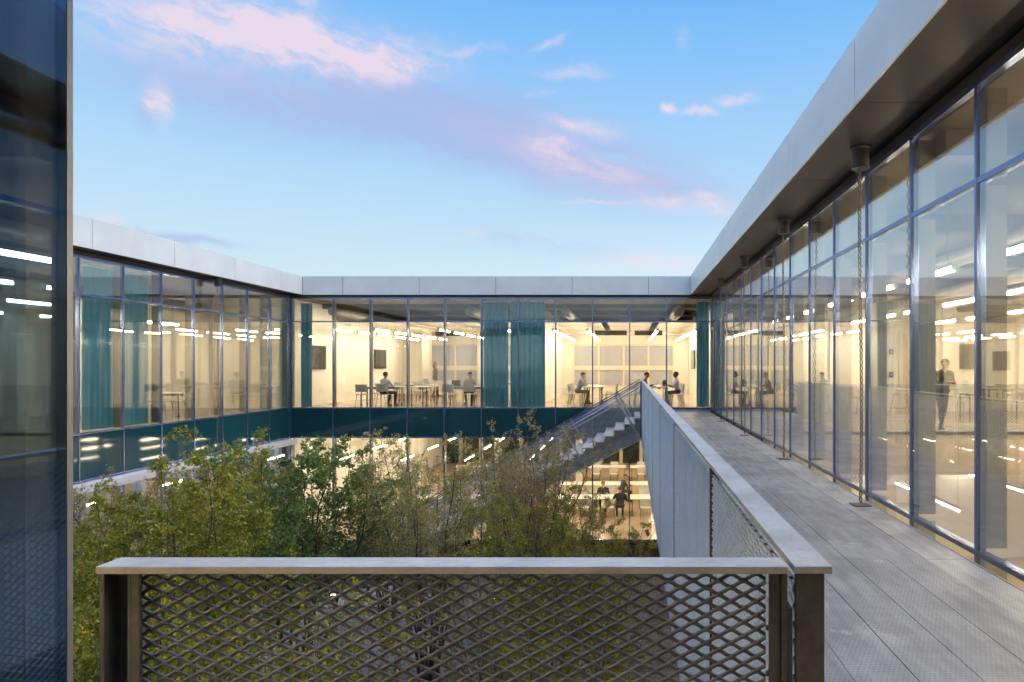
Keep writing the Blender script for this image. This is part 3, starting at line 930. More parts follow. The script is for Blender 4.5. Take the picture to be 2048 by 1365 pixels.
# --- long railing beside the walkway
RY0, RY1 = 1.623, 21.4
rail_l = thing('railing', 'long galvanised railing of tall diamond mesh panels running along the walkway', 'railing', (0.45, 11, -0.8), group='expanded metal railings')
cuts = [RY0] + [3.36 + 2.72 * k for k in range(7)] + [RY1]
cuts = [c for c in cuts if c < RY1 - 0.5] + [RY1]
for a, b in zip(cuts, cuts[1:]):
    box('cap_rail', 'galvanised', rail_l, 0.402, 0.492, a + 0.0015, b - 0.0015, 1.157, 1.175, bevel=0.0015)
PH = 1.92
vv, qq = expanded(2.66, PH, 0.080, 0.044, 0.0135, 0.0036, R(-54), per=6)
pl = np.stack([-vv[:, 2], vv[:, 0], vv[:, 1]], 1)
me_long = np_mesh('mesh_panel', pl, qq, 'panel_steel')
vv, qq = expanded(1.66, PH, 0.080, 0.044, 0.0135, 0.0036, R(-54), per=6)
me_first = np_mesh('mesh_panel', np.stack([-vv[:, 2], vv[:, 0], vv[:, 1]], 1), qq, 'panel_steel')
for i, (a, b) in enumerate(zip(cuts, cuts[1:])):
    o = mesh_obj('mesh_panel', me_first if i == 0 else me_long, rail_l)
    o.location = Vector((0.418, a + 0.03 if i else a + 0.05, -0.80)) - rail_l.location
    for y in (a + 0.004, b - 0.016):
        box('edge_angle', 'shaded_post_steel' if i == 0 else 'galvanised', rail_l, 0.404, 0.45, y, y + 0.012, -0.82, 1.155)  # first panel's edges take the shade-darkened steel
    box('bottom_bar', 'galvanised', rail_l, 0.405, 0.45, a + 0.02, b - 0.02, -0.84, -0.822)
    box('post', 'galvanised', rail_l, 0.452, 0.468, a + 0.02, a + 0.08, -0.5, 1.155)
box('end_post', 'shaded_post_steel', rail_l, 0.404, 0.474, 1.628, 1.64, -0.5, 1.155, bevel=0.0015)

# ------------------------------------------------------------------ staircase down into the courtyard
stair = thing('staircase', 'galvanised stair with mesh sides dropping from the walkway end into the trees', 'staircase', (-4, 22.8, ZGND))
RISE, GO = 0.188, 0.333
SY0, SY1 = 21.3, 24.25
x_edge, z_edge = 0.402, 0.0
box('landing', 'galvanised', stair, 0.20, 0.40, SY0, SY1, -0.05, 0.0)
k = 0
xk, zk = 0.20, 0.0
while zk - RISE > ZGND + 0.02:
    zk -= RISE
    s_ = MB()
    s_.box(xk - GO, xk - 0.002, SY0 + 0.02, SY1 - 0.02, zk - 0.035, zk)
    s_.box(xk - 0.012, xk - 0.002, SY0 + 0.02, SY1 - 0.02, zk + 0.001, zk + RISE - 0.036)
    s_.build('step', 'panel_steel', stair)
    xk -= GO
xb, zb = xk, zk
sl = RISE / GO
for y in (SY0 - 0.012, SY1 + 0.012):
    MB().add([(0.40, y - .006, -0.30), (0.40, y - .006, -0.62), (xb, y - .006, zb - 0.35), (xb, y - .006, zb - 0.02),
              (0.40, y + .006, -0.30), (0.40, y + .006, -0.62), (xb, y + .006, zb - 0.35), (xb, y + .006, zb - 0.02)],
             [(0, 1, 2, 3), (7, 6, 5, 4), (0, 4, 5, 1), (1, 5, 6, 2), (2, 6, 7, 3), (3, 7, 4, 0)]).build('stringer', 'stair_steel', stair)
MB().bar((0.39, SY0 - 0.03, -0.66), (xb, SY0 - 0.03, zb - 0.39), 0.06, 0.03).build('stringer_flange', 'galvanised', stair)
MB().bar((0.39, SY0 - 0.03, -0.29), (xb, SY0 - 0.03, zb - 0.02), 0.05, 0.012).build('stringer_flange', 'galvanised', stair)
Lx = 0.395 - xb
vv, qq = expanded(Lx, 1.36, 0.0625, 0.0345, 0.0055, 0.0022, R(40), per=4)
sh = np.stack([0.395 - vv[:, 0], vv[:, 2] * 1.0, vv[:, 1] - 0.30 + 0.08 - vv[:, 0] * (0.60 / GO * RISE / 0.60)], 1)
me_sp = np_mesh('mesh_panel', sh, qq, 'stair_steel')
for y in (SY0 - 0.045, SY1 + 0.045):
    o = mesh_obj('mesh_panel', me_sp, stair)
    o.location = Vector((0, y, 0)) - stair.location
    MB().bar((0.39, y, 1.165), (xb, y, 1.165 - Lx * sl), 0.06, 0.03).build('top_rail', 'mullion', stair)
for y in (SY0 + 0.06, SY1 - 0.06):
    MB().tube([(0.36, y, 0.98), (xb, y, 0.98 - (0.36 - xb) * sl)], 0.021, 8).build('handrail', 'mullion', stair, smooth=True)
    MB().tube([(0.36, y, 0.86), (xb, y, 0.86 - (0.36 - xb) * sl)], 0.014, 8).build('handrail', 'galvanised', stair, smooth=True)
nx = Vector((-sl, 0, 1)).normalized()
for y in (SY0 - 0.06, SY1 + 0.06):
    for k in range(6):
        xt = -0.42 - 1.69 * k
        zt = 1.165 - (0.39 - xt) * sl
        top = Vector((xt, y, zt))
        dn = Vector((1, 0, -1.74)).normalized()
        MB().bar(top, top + dn * 1.62, 0.014, 0.07, up=(1, 0, 0)).build('post', 'galvanised', stair)
MB().bar((0.385, SY0 - 0.06, 1.165), (0.385, SY0 - 0.06, -0.62), 0.014, 0.05, up=(1, 0, 0)).build('post', 'mullion', stair)

# ------------------------------------------------------------------ rain chains
def torus_link(mb, c, rot, L=0.088, W=0.052, r=0.0082, n=12, m=6):
    b = len(mb.v)
    for i in range(n):
        t = 2 * math.pi * i / n
        px, pz = (W / 2 - r) * math.cos(t), (L / 2 - r) * math.sin(t)
        nrm = Vector((math.cos(t), 0, math.sin(t)))
        for j in range(m):
            s_ = 2 * math.pi * j / m
            q = Vector((px, 0, pz)) + nrm * (r * math.cos(s_)) + Vector((0, r * math.sin(s_), 0))
            x, y = q.x * math.cos(rot) - q.y * math.sin(rot), q.x * math.sin(rot) + q.y * math.cos(rot)
            mb.v.append((c[0] + x, c[1] + y, c[2] + q.z))
    for i in range(n):
        for j in range(m):
            i2, j2 = (i + 1) % n, (j + 1) % m
            mb.f.append((b + i * m + j, b + i2 * m + j, b + i2 * m + j2, b + i * m + j2)); mb.mi.append(0)


def rain_chain(label):
    t = thing('rain_chain', label, 'rain chain', (0, 0, 0), group='rain chains hanging from the soffits')
    MB().lathe((0, 0, 0), [(0.0, 4.254), (0.125, 4.254), (0.125, 4.235), (0.105, 4.225), (0.098, 4.215), (0.098, 4.03), (0.105, 4.02), (0.102, 4.0), (0.02, 4.0)], 20).build('cup', 'cup_dark', t, smooth=False)
    c = MB()
    z = 4.02
    k = 0
    while z > 0.05:
        torus_link(c, (0.012 * math.sin(z * 1.3), 0, z - 0.044), (k % 2) * R(90) + R(25))
        z -= 0.071; k += 1
    tag(c.build('chain', 'chain_steel', t, smooth=True), kind='stuff')
    MB().box(-0.10, 0.10, -0.10, 0.10, 0.003, 0.012).build('base_plate', 'cup_dark', t)
    return t


rc = rain_chain('nearest rain chain, hanging from a round cup on the right soffit to the walkway')
rc.location = (2.757, 8.0, 0)
for (x, y, l) in [(2.757, 11.96, 'second nearest rain chain on the right soffit, ending halfway down the walkway'),
                  (2.757, 16.02, 'third rain chain on the right soffit, thin and dropping beside the mirrored deck'),
                  (2.757, 20.08, 'farthest and shortest rain chain on the right, by the glass door corner'),
                  ]:
    dup(rc, (x, y, 0), 0, l)
r5 = dup(rc, (-12.10, 19.8, 0), 0, 'lone rain chain in front of the left wing glass')
for ch in list(r5.children):
    if ch.name.startswith('base_plate'):
        bpy.data.objects.remove(ch)
for ch in list(r5.children):
    if ch.name.startswith('chain'):
        c2 = link_copy(ch, r5); c2.location.z -= 3.98

# ================================================================== pendant tube lights
def tube_light():
    t = thing('pendant_light', 'x', 'pendant light', (0, 0, 0))
    hs = MB(); hs.box(-0.055, 0.055, -0.76, 0.76, 0.045, 0.085); hs.box(-0.055, 0.055, -0.775, -0.761, -0.02, 0.085); hs.box(-0.055, 0.055, 0.761, 0.775, -0.02, 0.085)
    hs.build('housing', 'lamp_shell', t)
    MB().box(-0.034, 0.034, -0.76, 0.76, -0.012, 0.044).build('diffuser', 'tube_glow', t)
    for y in (-0.55, 0.55):
        MB().tube([(0, y, 0.085), (0, y, 1.06)], 0.004, 4).build('cable', 'steel_leg', t)
    return t


TL = tube_light()
TL_used = [False]
TH = dup(TL, (0, 0, 0))
for ch in TH.children:
    if ch.name.startswith('diffuser'):
        ch.data = ch.data.copy(); ch.data.materials[0] = MATS['hall_glow']
TH_used = [False]


def lights(room, rows, ys, z, group, bright=False):
    for i, x in enumerate(rows):
        for j, y in enumerate(ys):
            lab = f'tube light hung {ORD[j]} from the near end in the {ORD[i]} row, {room}'
            src, fl_ = (TH, TH_used) if bright else (TL, TL_used)
            if not fl_[0]:
                fl_[0] = True
                src.location = (x, y, z); src['label'] = lab; src['group'] = group
            else:
                dup(src, (x, y, z), 0, lab, group)


ZT_ = 3.02
lights('two-screen classroom', [-11.2, -9.7, -7.25, -4.75], [26.4 + 2.15 * k for k in range(5)], ZT_, 'tube lights of the two-screen classroom')
lights('classroom behind stair', [-2.95, -1.6, 1.12, 2.62], [26.9 + 2.2 * k for k in range(5)], ZT_, 'tube lights of the classroom behind the stair')
lights('right hall', [4.6, 7.2, 9.9, 13.0], [1.6 + 2.16 * k for k in range(10)], ZT_, 'tube lights of the right hall', True)
lights('left wing upstairs', [-15.2], [4.6 + 2.16 * k for k in range(9)], ZT_, 'tube lights of the left wing', True)
lights('room behind trees', [-11.0, -8.6, -6.2, -3.8], [26.0 + 3.4 * k for k in range(5)], -1.92, 'tube lights of the reading room')
lights('room below stair', [-1.4, 1.4], [26.0 + 3.4 * k for k in range(5)], -1.92, 'tube lights of the reading room', True)
lights('downstairs left wing', [-13.9, -16.4], [3.6 + 3.3 * k for k in range(6)], -1.92, 'tube lights of the left wing downstairs')
lights('downstairs right hall', [5.0, 8.0, 11.0], [16.9, 19.3, 21.5], -1.85, 'tube lights under the mezzanine')
lights('dark corner room', [-3.5, -5.0], [-2.4, -0.6], 2.75, 'tube lights of the near corner room', True)

# ================================================================== furniture
def make_chair():
    t = thing('chair', 'x', 'chair', (0, 0, 0))
    MB().box(-0.22, 0.22, -0.20, 0.23, 0.435, 0.46).build('seat', 'white_plastic', t, bevel=0.012)
    b = MB()
    n = 8
    for i in range(n):
        a0, a1 = -0.225 + 0.45 * i / n, -0.225 + 0.45 * (i + 1) / n
        y0, y1 = -0.245 + 1.1 * a0 * a0 * 0.9, -0.245 + 1.1 * a1 * a1 * 0.9
        b.add([(a0, y0, 0.55), (a1, y1, 0.55), (a1, y1 - 0.05, 0.84), (a0, y0 - 0.05, 0.84), (a0, y0 + 0.016, 0.55), (a1, y1 + 0.016, 0.55), (a1, y1 - 0.034, 0.84), (a0, y0 - 0.034, 0.84)],
              [(0, 1, 2, 3), (7, 6, 5, 4), (0, 4, 5, 1), (3, 2, 6, 7)] + ([(0, 3, 7, 4)] if i == 0 else []) + ([(1, 5, 6, 2)] if i == n - 1 else []))
    b.build('backrest', 'white_plastic', t)
    for s in (-1, 1):
        MB().tube([(s * 0.19, 0.20, 0.44), (s * 0.215, 0.235, 0.0)], 0.012, 6).build('leg', 'steel_leg', t)
        MB().tube([(s * 0.19, -0.18, 0.44), (s * 0.22, -0.27, 0.0)], 0.012, 6).build('leg', 'steel_leg', t)
        MB().tube([(s * 0.205, -0.19, 0.43), (s * 0.215, -0.225, 0.55), (s * 0.205, -0.25, 0.72)], 0.012, 6).build('upright', 'white_plastic', t)
    return t


def make_table(L=1.6, D=0.76):
    t = thing('table', 'x', 'table', (0, 0, 0))
    MB().box(-L / 2, L / 2, -D / 2, D / 2, 0.712, 0.74).build('tabletop', 'table_white', t, bevel=0.006)
    for sx in (-1, 1):
        for sy in (-1, 1):
            x, y = sx * (L / 2 - 0.1), sy * (D / 2 - 0.09)
            lg = MB().tube([(x, y, 0.06), (x, y, 0.712)], 0.022, 8).build('leg', 'steel_leg', t)
            MB().lathe((x, y, 0), [(0.022, 0.0), (0.034, 0.01), (0.034, 0.045), (0.02, 0.062)], 8).build('caster', 'black_rubber', lg)
    MB().box(-L / 2 + 0.1, L / 2 - 0.1, -0.02, 0.02, 0.64, 0.70).build('beam', 'steel_leg', t)
    return t


CH, TB, TB2 = make_chair(), make_table(), make_table(2.3, 1.0)
used = set()


def place(proto, x, y, z, rz, label, group):
    if proto.name not in used:
        used.add(proto.name)
        proto.location = (x, y, z); proto.rotation_euler = (0, 0, rz); proto['label'] = label; proto['group'] = group
        return proto
    return dup(proto, (x, y, z), rz, label, group)


PI = math.pi
GA, GB_ = 'white chairs of the two-screen classroom', 'white chairs of the classroom behind the stair'
tabs = [(-9.85, 26.85, 'table of the person in white'), (-6.55, 27.0, 'table of the person in grey'),
        (-9.5, 30.2, 'second row table by the screens'), (-6.3, 30.2, 'second row table by the drapes'),
        (-9.5, 33.2, 'back row table by the screens'), (-6.4, 33.2, 'back row table by the drapes')]
for i, (x, y, nm) in enumerate(tabs):
    place(TB, x, y, ZF, 0, f'white wheeled table, the {nm}' if i < 2 else f'white wheeled {nm} in the two-screen classroom', 'white tables of the two-screen classroom')
    for s, side in ((-0.48, 'left'), (0.33, 'right')):
        place(CH, x + s, y - 0.66, ZF, 0, f'white chair, {side} glass side, {nm}', GA)
        place(CH, x + s + 0.06, y + 0.68, ZF, PI, f'white chair, {side} far side, {nm}', GA)
place(TB, -8.2, 27.0, ZF, R(90), 'white wheeled table end-on between the two front tables with screens beyond', 'white tables of the two-screen classroom')
place(CH, -7.75, 29.0, ZF, R(200), 'white chair standing loose between the front and second row tables', GA)

tabsB = [(-1.42, 26.9, 'table left of the stair top'), (1.2, 26.7, 'table behind the railing end')]
for (x, y, nm) in tabsB:
    for q, (dy_, en) in enumerate(((0, 'near'), (1.65, 'far'))):
        place(TB, x, y + dy_, ZF, R(90), f'white wheeled table, {en} half of the {nm}', 'white tables of the classroom behind the stair')
        place(CH, x - 0.72, y + dy_ - 0.35, ZF, R(-90), f'white chair, left side near glass, {en} half of {nm}', GB_)
        place(CH, x - 0.70, y + dy_ + 0.42, ZF, R(-90), f'white chair, left side away from glass, {en} half of {nm}', GB_)
        place(CH, x + 0.72, y + dy_ - 0.30, ZF, R(90), f'white chair, right side near glass, {en} half of {nm}', GB_)
        place(CH, x + 0.70, y + dy_ + 0.45, ZF, R(90), f'white chair, right side away from glass, {en} half of {nm}', GB_)

ZLF = -4.70
GL = 'white chairs of the downstairs reading room'
rowsL = [(28.9, 'front'), (32.2, 'middle'), (37.6, 'back')]
for (y, rn) in rowsL:
    for (x, xn) in ((-8.6, 'far left'), (-6.2, 'left'), (-3.7, 'centre'), (-1.3, 'right'), (1.2, 'far right')):
        place(TB2, x, y, ZLF, 0, f'white reading table, {xn} of the {rn} row behind the trees' if xn != 'far right' else f'white reading table at the railing end of the {rn} row', 'white tables of the downstairs reading room')
        for s, sn in ((-0.5, 'left'), (0.48, 'right')):
            place(CH, x + s, y - 0.80, ZLF, 0, f'white chair downstairs, {sn} near side, {xn} table of the {rn} row', GL)
            if rn != 'middle':
                place(CH, x + s, y + 0.82, ZLF, PI, f'white chair downstairs, {sn} far side, {xn} table of the {rn} row', GL)

place(TB, -14.4, 20.6, ZF, R(8), 'white wheeled table behind the left wing glass beside the drapes', 'furniture of the left wing')
for (x, y, r, l) in [(-14.05, 19.9, 6, 'pale chair nearest the glass at the left wing table'), (-14.75, 19.9, -4, 'pale chair deeper in the room at the left wing table'),
                     (-14.4, 21.3, 180, 'pale chair on the far side of the left wing table'), (-15.4, 20.6, -80, 'pale chair at the inner end of the left wing table')]:
    place(CH, x, y, ZF, R(r), l, 'furniture of the left wing')

# right hall beyond the mezzanine rail
place(TB, 10.9, 20.4, ZF, 0, 'white wheeled table right of the person leaning on the rail', 'furniture of the right hall')
for (x, y, r, l) in [(10.5, 19.7, 0, 'white chair left on the near side of the right hall table'), (11.3, 19.7, 0, 'white chair right on the near side of the right hall table'),
                     (10.6, 21.1, 180, 'white chair left on the far side of the right hall table'), (11.4, 21.1, 180, 'white chair right on the far side of the right hall table')]:
    place(CH, x, y, ZF, R(r), l, 'furniture of the right hall')


def make_stool():
    t = thing('stool', 'x', 'stool', (0, 0, 0))
    MB().box(-0.16, 0.16, -0.16, 0.16, 0.63, 0.66).build('seat', 'copper_stool', t, bevel=0.012)
    for sx in (-1, 1):
        for sy in (-1, 1):
            MB().bar((sx * 0.13, sy * 0.13, 0.635), (sx * 0.22, sy * 0.22, 0.0), 0.035, 0.012, up=(sx, -sy, 0)).build('leg', 'copper_stool', t)
    for (a, b) in (((-1, -1), (1, -1)), ((1, -1), (1, 1)), ((1, 1), (-1, 1)), ((-1, 1), (-1, -1))):
        MB().bar((a[0] * 0.19, a[1] * 0.19, 0.2), (b[0] * 0.19, b[1] * 0.19, 0.2), 0.012, 0.02).build('stretcher', 'copper_stool', t)
    return t


ST = make_stool()
for (x, y, r, l) in [(8.67, 21.5, 20, 'copper coloured metal stool standing alone against the pale wall'), (7.25, 20.6, 5, 'copper stool left of the lone stool'),
                     (6.65, 19.6, 33, 'copper stool nearest the column in the right hall'), (6.1, 21.3, 12, 'copper stool farthest left beside the hall opening')]:
    place(ST, x, y, ZF, R(r), l, 'metal stools in the right hall')

# ------------------------------------------------------------------ wall screens, signs, alarms
def screen(x, y0, y1, z0, z1, s, label):
    t = thing('wall_screen', label, 'screen', (x, (y0 + y1) / 2, z0))
    box('bezel', 'black_rubber', t, x, x + s * 0.06, y0, y1, z0, z1, bevel=0.008)
    box('display', 'screen_black', t, x + s * 0.061, x + s * 0.066, y0 + 0.03, y1 - 0.03, z0 + 0.03, z1 - 0.03)
    return t


screen(-12.38, 25.9, 27.4, 1.52, 2.46, 1, 'large dark wall screen nearer the glass, beside the left drape')
screen(-12.38, 32.7, 34.2, 1.52, 2.46, 1, 'dark wall screen deeper in the classroom, above the person in white')
screen(3.28, 33.2, 34.8, 1.50, 2.44, -1, 'wall screen seen almost edge-on next to the right-hand drape')
t = thing('wall_screen', 'dim grey screen on the right hall wall beyond the leaning person', 'screen', (12.0, 22.95, 1.6))
box('bezel', 'black_rubber', t, 11.3, 12.7, 22.92, 22.99, 1.55, 2.4, bevel=0.008)
box('display', 'screen_black', t, 11.33, 12.67, 22.912, 22.917, 1.58, 2.37)
for z, l in ((2.14, 'upper small dark alarm device on the pale right hall wall'), (1.36, 'lower small dark alarm device on the pale right hall wall')):
    t = thing('fire_alarm', l, 'alarm', (8.96, 22.97, z))
    box('alarm_box', 'alarm_red', t, 8.90, 9.02, 22.94, 22.995, z - 0.09, z + 0.09, bevel=0.005)
    box('strobe', 'sign_white', t, 8.94, 8.98, 22.925, 22.939, z - 0.03, z + 0.03)
t = thing('exit_sign', 'white hanging sign reading EXIT in purple-red letters below the mezzanine', 'sign', (5.96, 17.9, -1.4))
box('sign_plate', 'sign_white', t, 5.76, 6.16, 17.9, 17.93, -1.42, -1.16, bevel=0.004)
MB().tube([(5.96, 17.915, -1.16), (5.96, 17.915, -0.89)], 0.008, 6).build('stem', 'steel_leg', t)
fc = bpy.data.curves.new('exit_letters', 'FONT'); fc.body = 'EXIT'; fc.size = 0.21; fc.extrude = 0.002; fc.align_x = 'CENTER'; fc.align_y = 'CENTER'
fc.materials.append(MATS['exit_letters'])
ftmp = bpy.data.objects.new('tmp', fc); COL.objects.link(ftmp)
fm = bpy.data.meshes.new_from_object(ftmp.evaluated_get(bpy.context.evaluated_depsgraph_get()))
bpy.data.objects.remove(ftmp)
fo = bpy.data.objects.new('letters', fm); COL.objects.link(fo); fo.parent = t
fo.rotation_euler = (R(90), 0, 0); fo.location = Vector((5.96, 17.896, -1.29)) - t.location

# mezzanine rail
mr = thing('mezzanine_railing', 'fine mesh railing on the indoor mezzanine edge below the leaning person', 'railing', (9, 15.9, ZF), group='expanded metal railings')
box('cap_rail', 'galvanised', mr, 3.2, 16.0, 15.86, 15.91, 1.20, 1.225)
box('bottom_bar', 'galvanised', mr, 3.2, 16.0, 15.87, 15.9, 0.12, 0.15)
vv, qq = expanded(2.56, 1.05, 0.085, 0.05, 0.009, 0.003, R(35), per=4)
me_mz = np_mesh('mesh_panel', np.stack([vv[:, 0], -vv[:, 2], vv[:, 1]], 1), qq, 'mesh_steel')
for k in range(5):
    o = mesh_obj('mesh_panel', me_mz, mr); o.location = Vector((3.2 + 2.56 * k, 15.885, 0.15)) - mr.location
    box('post', 'galvanised', mr, 3.2 + 2.56 * k, 3.23 + 2.56 * k, 15.865, 15.905, ZF, 1.20)

# ------------------------------------------------------------------ drapes
def curtain(x0, x1, y0, y1, z0, z1, label, pitch=0.17, amp=0.055, seed=0):
    rn = random.Random(seed)
    t = thing('curtain', label, 'curtain', ((x0 + x1) / 2, (y0 + y1) / 2, z0), group='teal floor to ceiling drapes')
    L = math.hypot(x1 - x0, y1 - y0)
    d = Vector((x1 - x0, y1 - y0, 0)) / L
    nrm = Vector((-d.y, d.x, 0))
    n = int(L / pitch * 10)
    pts = []
    ph = 0.0
    for i in range(n + 1):
        s = L * i / n
        ph += (2 * PI / 10) * rn.uniform(0.7, 1.3)
        pts.append((s, amp * math.sin(ph) * rn.uniform(0.85, 1.0)))
    rows_ = 7
    m = MB(); V = []
    for side in (0, 1):
        for r in range(rows_ + 1):
            z = z0 + (z1 - z0) * r / rows_
            sp = 0.75 + 0.4 * (1 - r / rows_)
            for (s, o_) in pts:
                p = Vector((x0, y0, 0)) + d * s + nrm * (o_ * sp + (0.006 if side else 0)) + Vector((0, 0, z))
                V.append(p)
    N = n + 1
    F = []
    for r in range(rows_):
        for i in range(n):
            a = r * N + i
            F.append((a, a + 1, a + N + 1, a + N))
            b = a + (rows_ + 1) * N
            F.append((b + N, b + N + 1, b + 1, b))
    m.add(V, F)
    m.build('drape', 'teal_curtain', t, smooth=True)
    MB().bar((x0, y0, z1 + 0.02), (x1, y1, z1 + 0.02), 0.04, 0.03).build('track', 'lamp_shell', t)


curtain(-12.2, -11.75, 25.0, 25.0, 0.13, 3.95, 'narrow teal drape left of the classroom screens in the far wing', seed=1)
curtain(-5.40, -4.47, 24.98, 24.98, 0.13, 4.02, 'left half of the wide teal drape in the middle of the far wing', seed=2)
curtain(-4.40, -3.10, 24.98, 24.98, 0.13, 4.02, 'right half of the wide teal drape in the middle of the far wing', seed=3)
curtain(2.52, 2.98, 24.98, 24.98, 0.13, 4.02, 'narrow teal drape in the far wing at the walkway door corner', seed=4)
curtain(-12.85, -12.85, 15.85, 16.98, 0.13, 4.02, 'broad teal drape nearest the camera in the left wing', seed=5)
curtain(-12.85, -12.85, 17.12, 17.95, 0.13, 4.02, 'second teal drape in the left wing beside the pale chairs', seed=6)
curtain(-12.85, -12.85, 23.5, 24.2, 0.13, 4.02, 'teal drape at the inner corner end of the left wing', seed=7)

# ------------------------------------------------------------------ small things on the tables
def laptop(x, y, z, rz, label):
    t = thing('laptop', label, 'laptop', (x, y, z), rz, 'laptops')
    o = MB().box(-0.17, 0.17, -0.12, 0.12, 0.002, 0.018).build('base', 'laptop'); o.parent = t; o.location = (0, 0, 0.002)
    s = MB().add([(-0.17, 0.12, 0.018), (0.17, 0.12, 0.018), (0.17, 0.20, 0.24), (-0.17, 0.20, 0.24), (-0.17, 0.127, 0.016), (0.17, 0.127, 0.016), (0.17, 0.207, 0.238), (-0.17, 0.207, 0.238)],
                 [(0, 1, 2, 3), (7, 6, 5, 4), (0, 4, 5, 1), (1, 5, 6, 2), (2, 6, 7, 3), (3, 7, 4, 0)]).build('lid', 'laptop')
    s.parent = t; s.location = (0, 0.16, 0.018)


ZTT = ZF + 0.742
laptop(-1.15, 28.9, ZTT, R(-90), 'open laptop facing left on the table left of the stair top')
laptop(0.95, 26.5, ZTT, R(-90), 'open laptop in front of the person in maroon')
laptop(-9.0, 30.3, ZTT, R(70), 'open laptop on the second row table by the screens')
laptop(-6.9, 27.05, ZTT, R(180), 'open laptop in front of the person in grey')
for (x, y, z, w_, label) in [(1.35, 26.35, ZTT, 0.3, 'white papers beside the railing end on the classroom table'), (-1.0, 29.05, -4.7 + 0.742, 0.35, 'open papers before the person in navy downstairs')]:
    t = tag(MB().box(x - w_ / 2, x + w_ / 2, y - 0.11, y + 0.11, z + 0.002, z + 0.02).build('papers', 'paper'), label, 'papers')


def bag(x, y, z, label, s=1.0):
    t = thing('backpack', label, 'backpack', (x, y, z), 0.3, 'backpacks')
    me = MB()
    me.lathe((0, 0, 0), [(0.10 * s, 0.0), (0.17 * s, 0.03 * s), (0.18 * s, 0.18 * s), (0.15 * s, 0.32 * s), (0.07 * s, 0.40 * s), (0.0, 0.41 * s)], 12)
    b = me.build('bag_body', 'bag_dark', smooth=True); b.parent = t; b.location = (0, 0, 0); b.scale = (1, 0.7, 1)
    st = MB().tube([(0.02, 0, 0.38 * s), (0.08, 0, 0.47 * s), (0.14 * s, 0, 0.38 * s)], 0.012, 6).build('strap', 'bag_dark'); st.parent = t; st.location = (0.06, 0, 0.37 * s)


bag(1.45, 27.1, ZTT, 'dark backpack slumped on the table behind the railing end', 0.62)
bag(-0.95, 31.2, -4.7, 'dark backpack on the floor beside the capped reader downstairs', 1.2)

# ================================================================== people
def ik(S, T, l1, l2, hint):
    S, T, hint = Vector(S), Vector(T), Vector(hint)
    d = T - S
    L = min(d.length, l1 + l2 - 0.004)
    u = d.normalized()
    a = (l1 * l1 - l2 * l2 + L * L) / (2 * L)
    h = math.sqrt(max(l1 * l1 - a * a, 0.0))
    pr = hint - u * hint.dot(u)
    pr.normalize()
    return S + u * a + pr * h, S + u * L


SKIN = {'light': (0.52, 0.33, 0.24), 'tan': (0.36, 0.21, 0.135), 'dark': (0.13, 0.07, 0.045)}
CLOTH = {}


def cmat(c):
    k = 'cloth_%02d' % len(CLOTH)
    if c not in CLOTH:
        mat(k, c, 0.75, 0.0, 0.1, 9.0)
        CLOTH[c] = k
    return CLOTH[c]


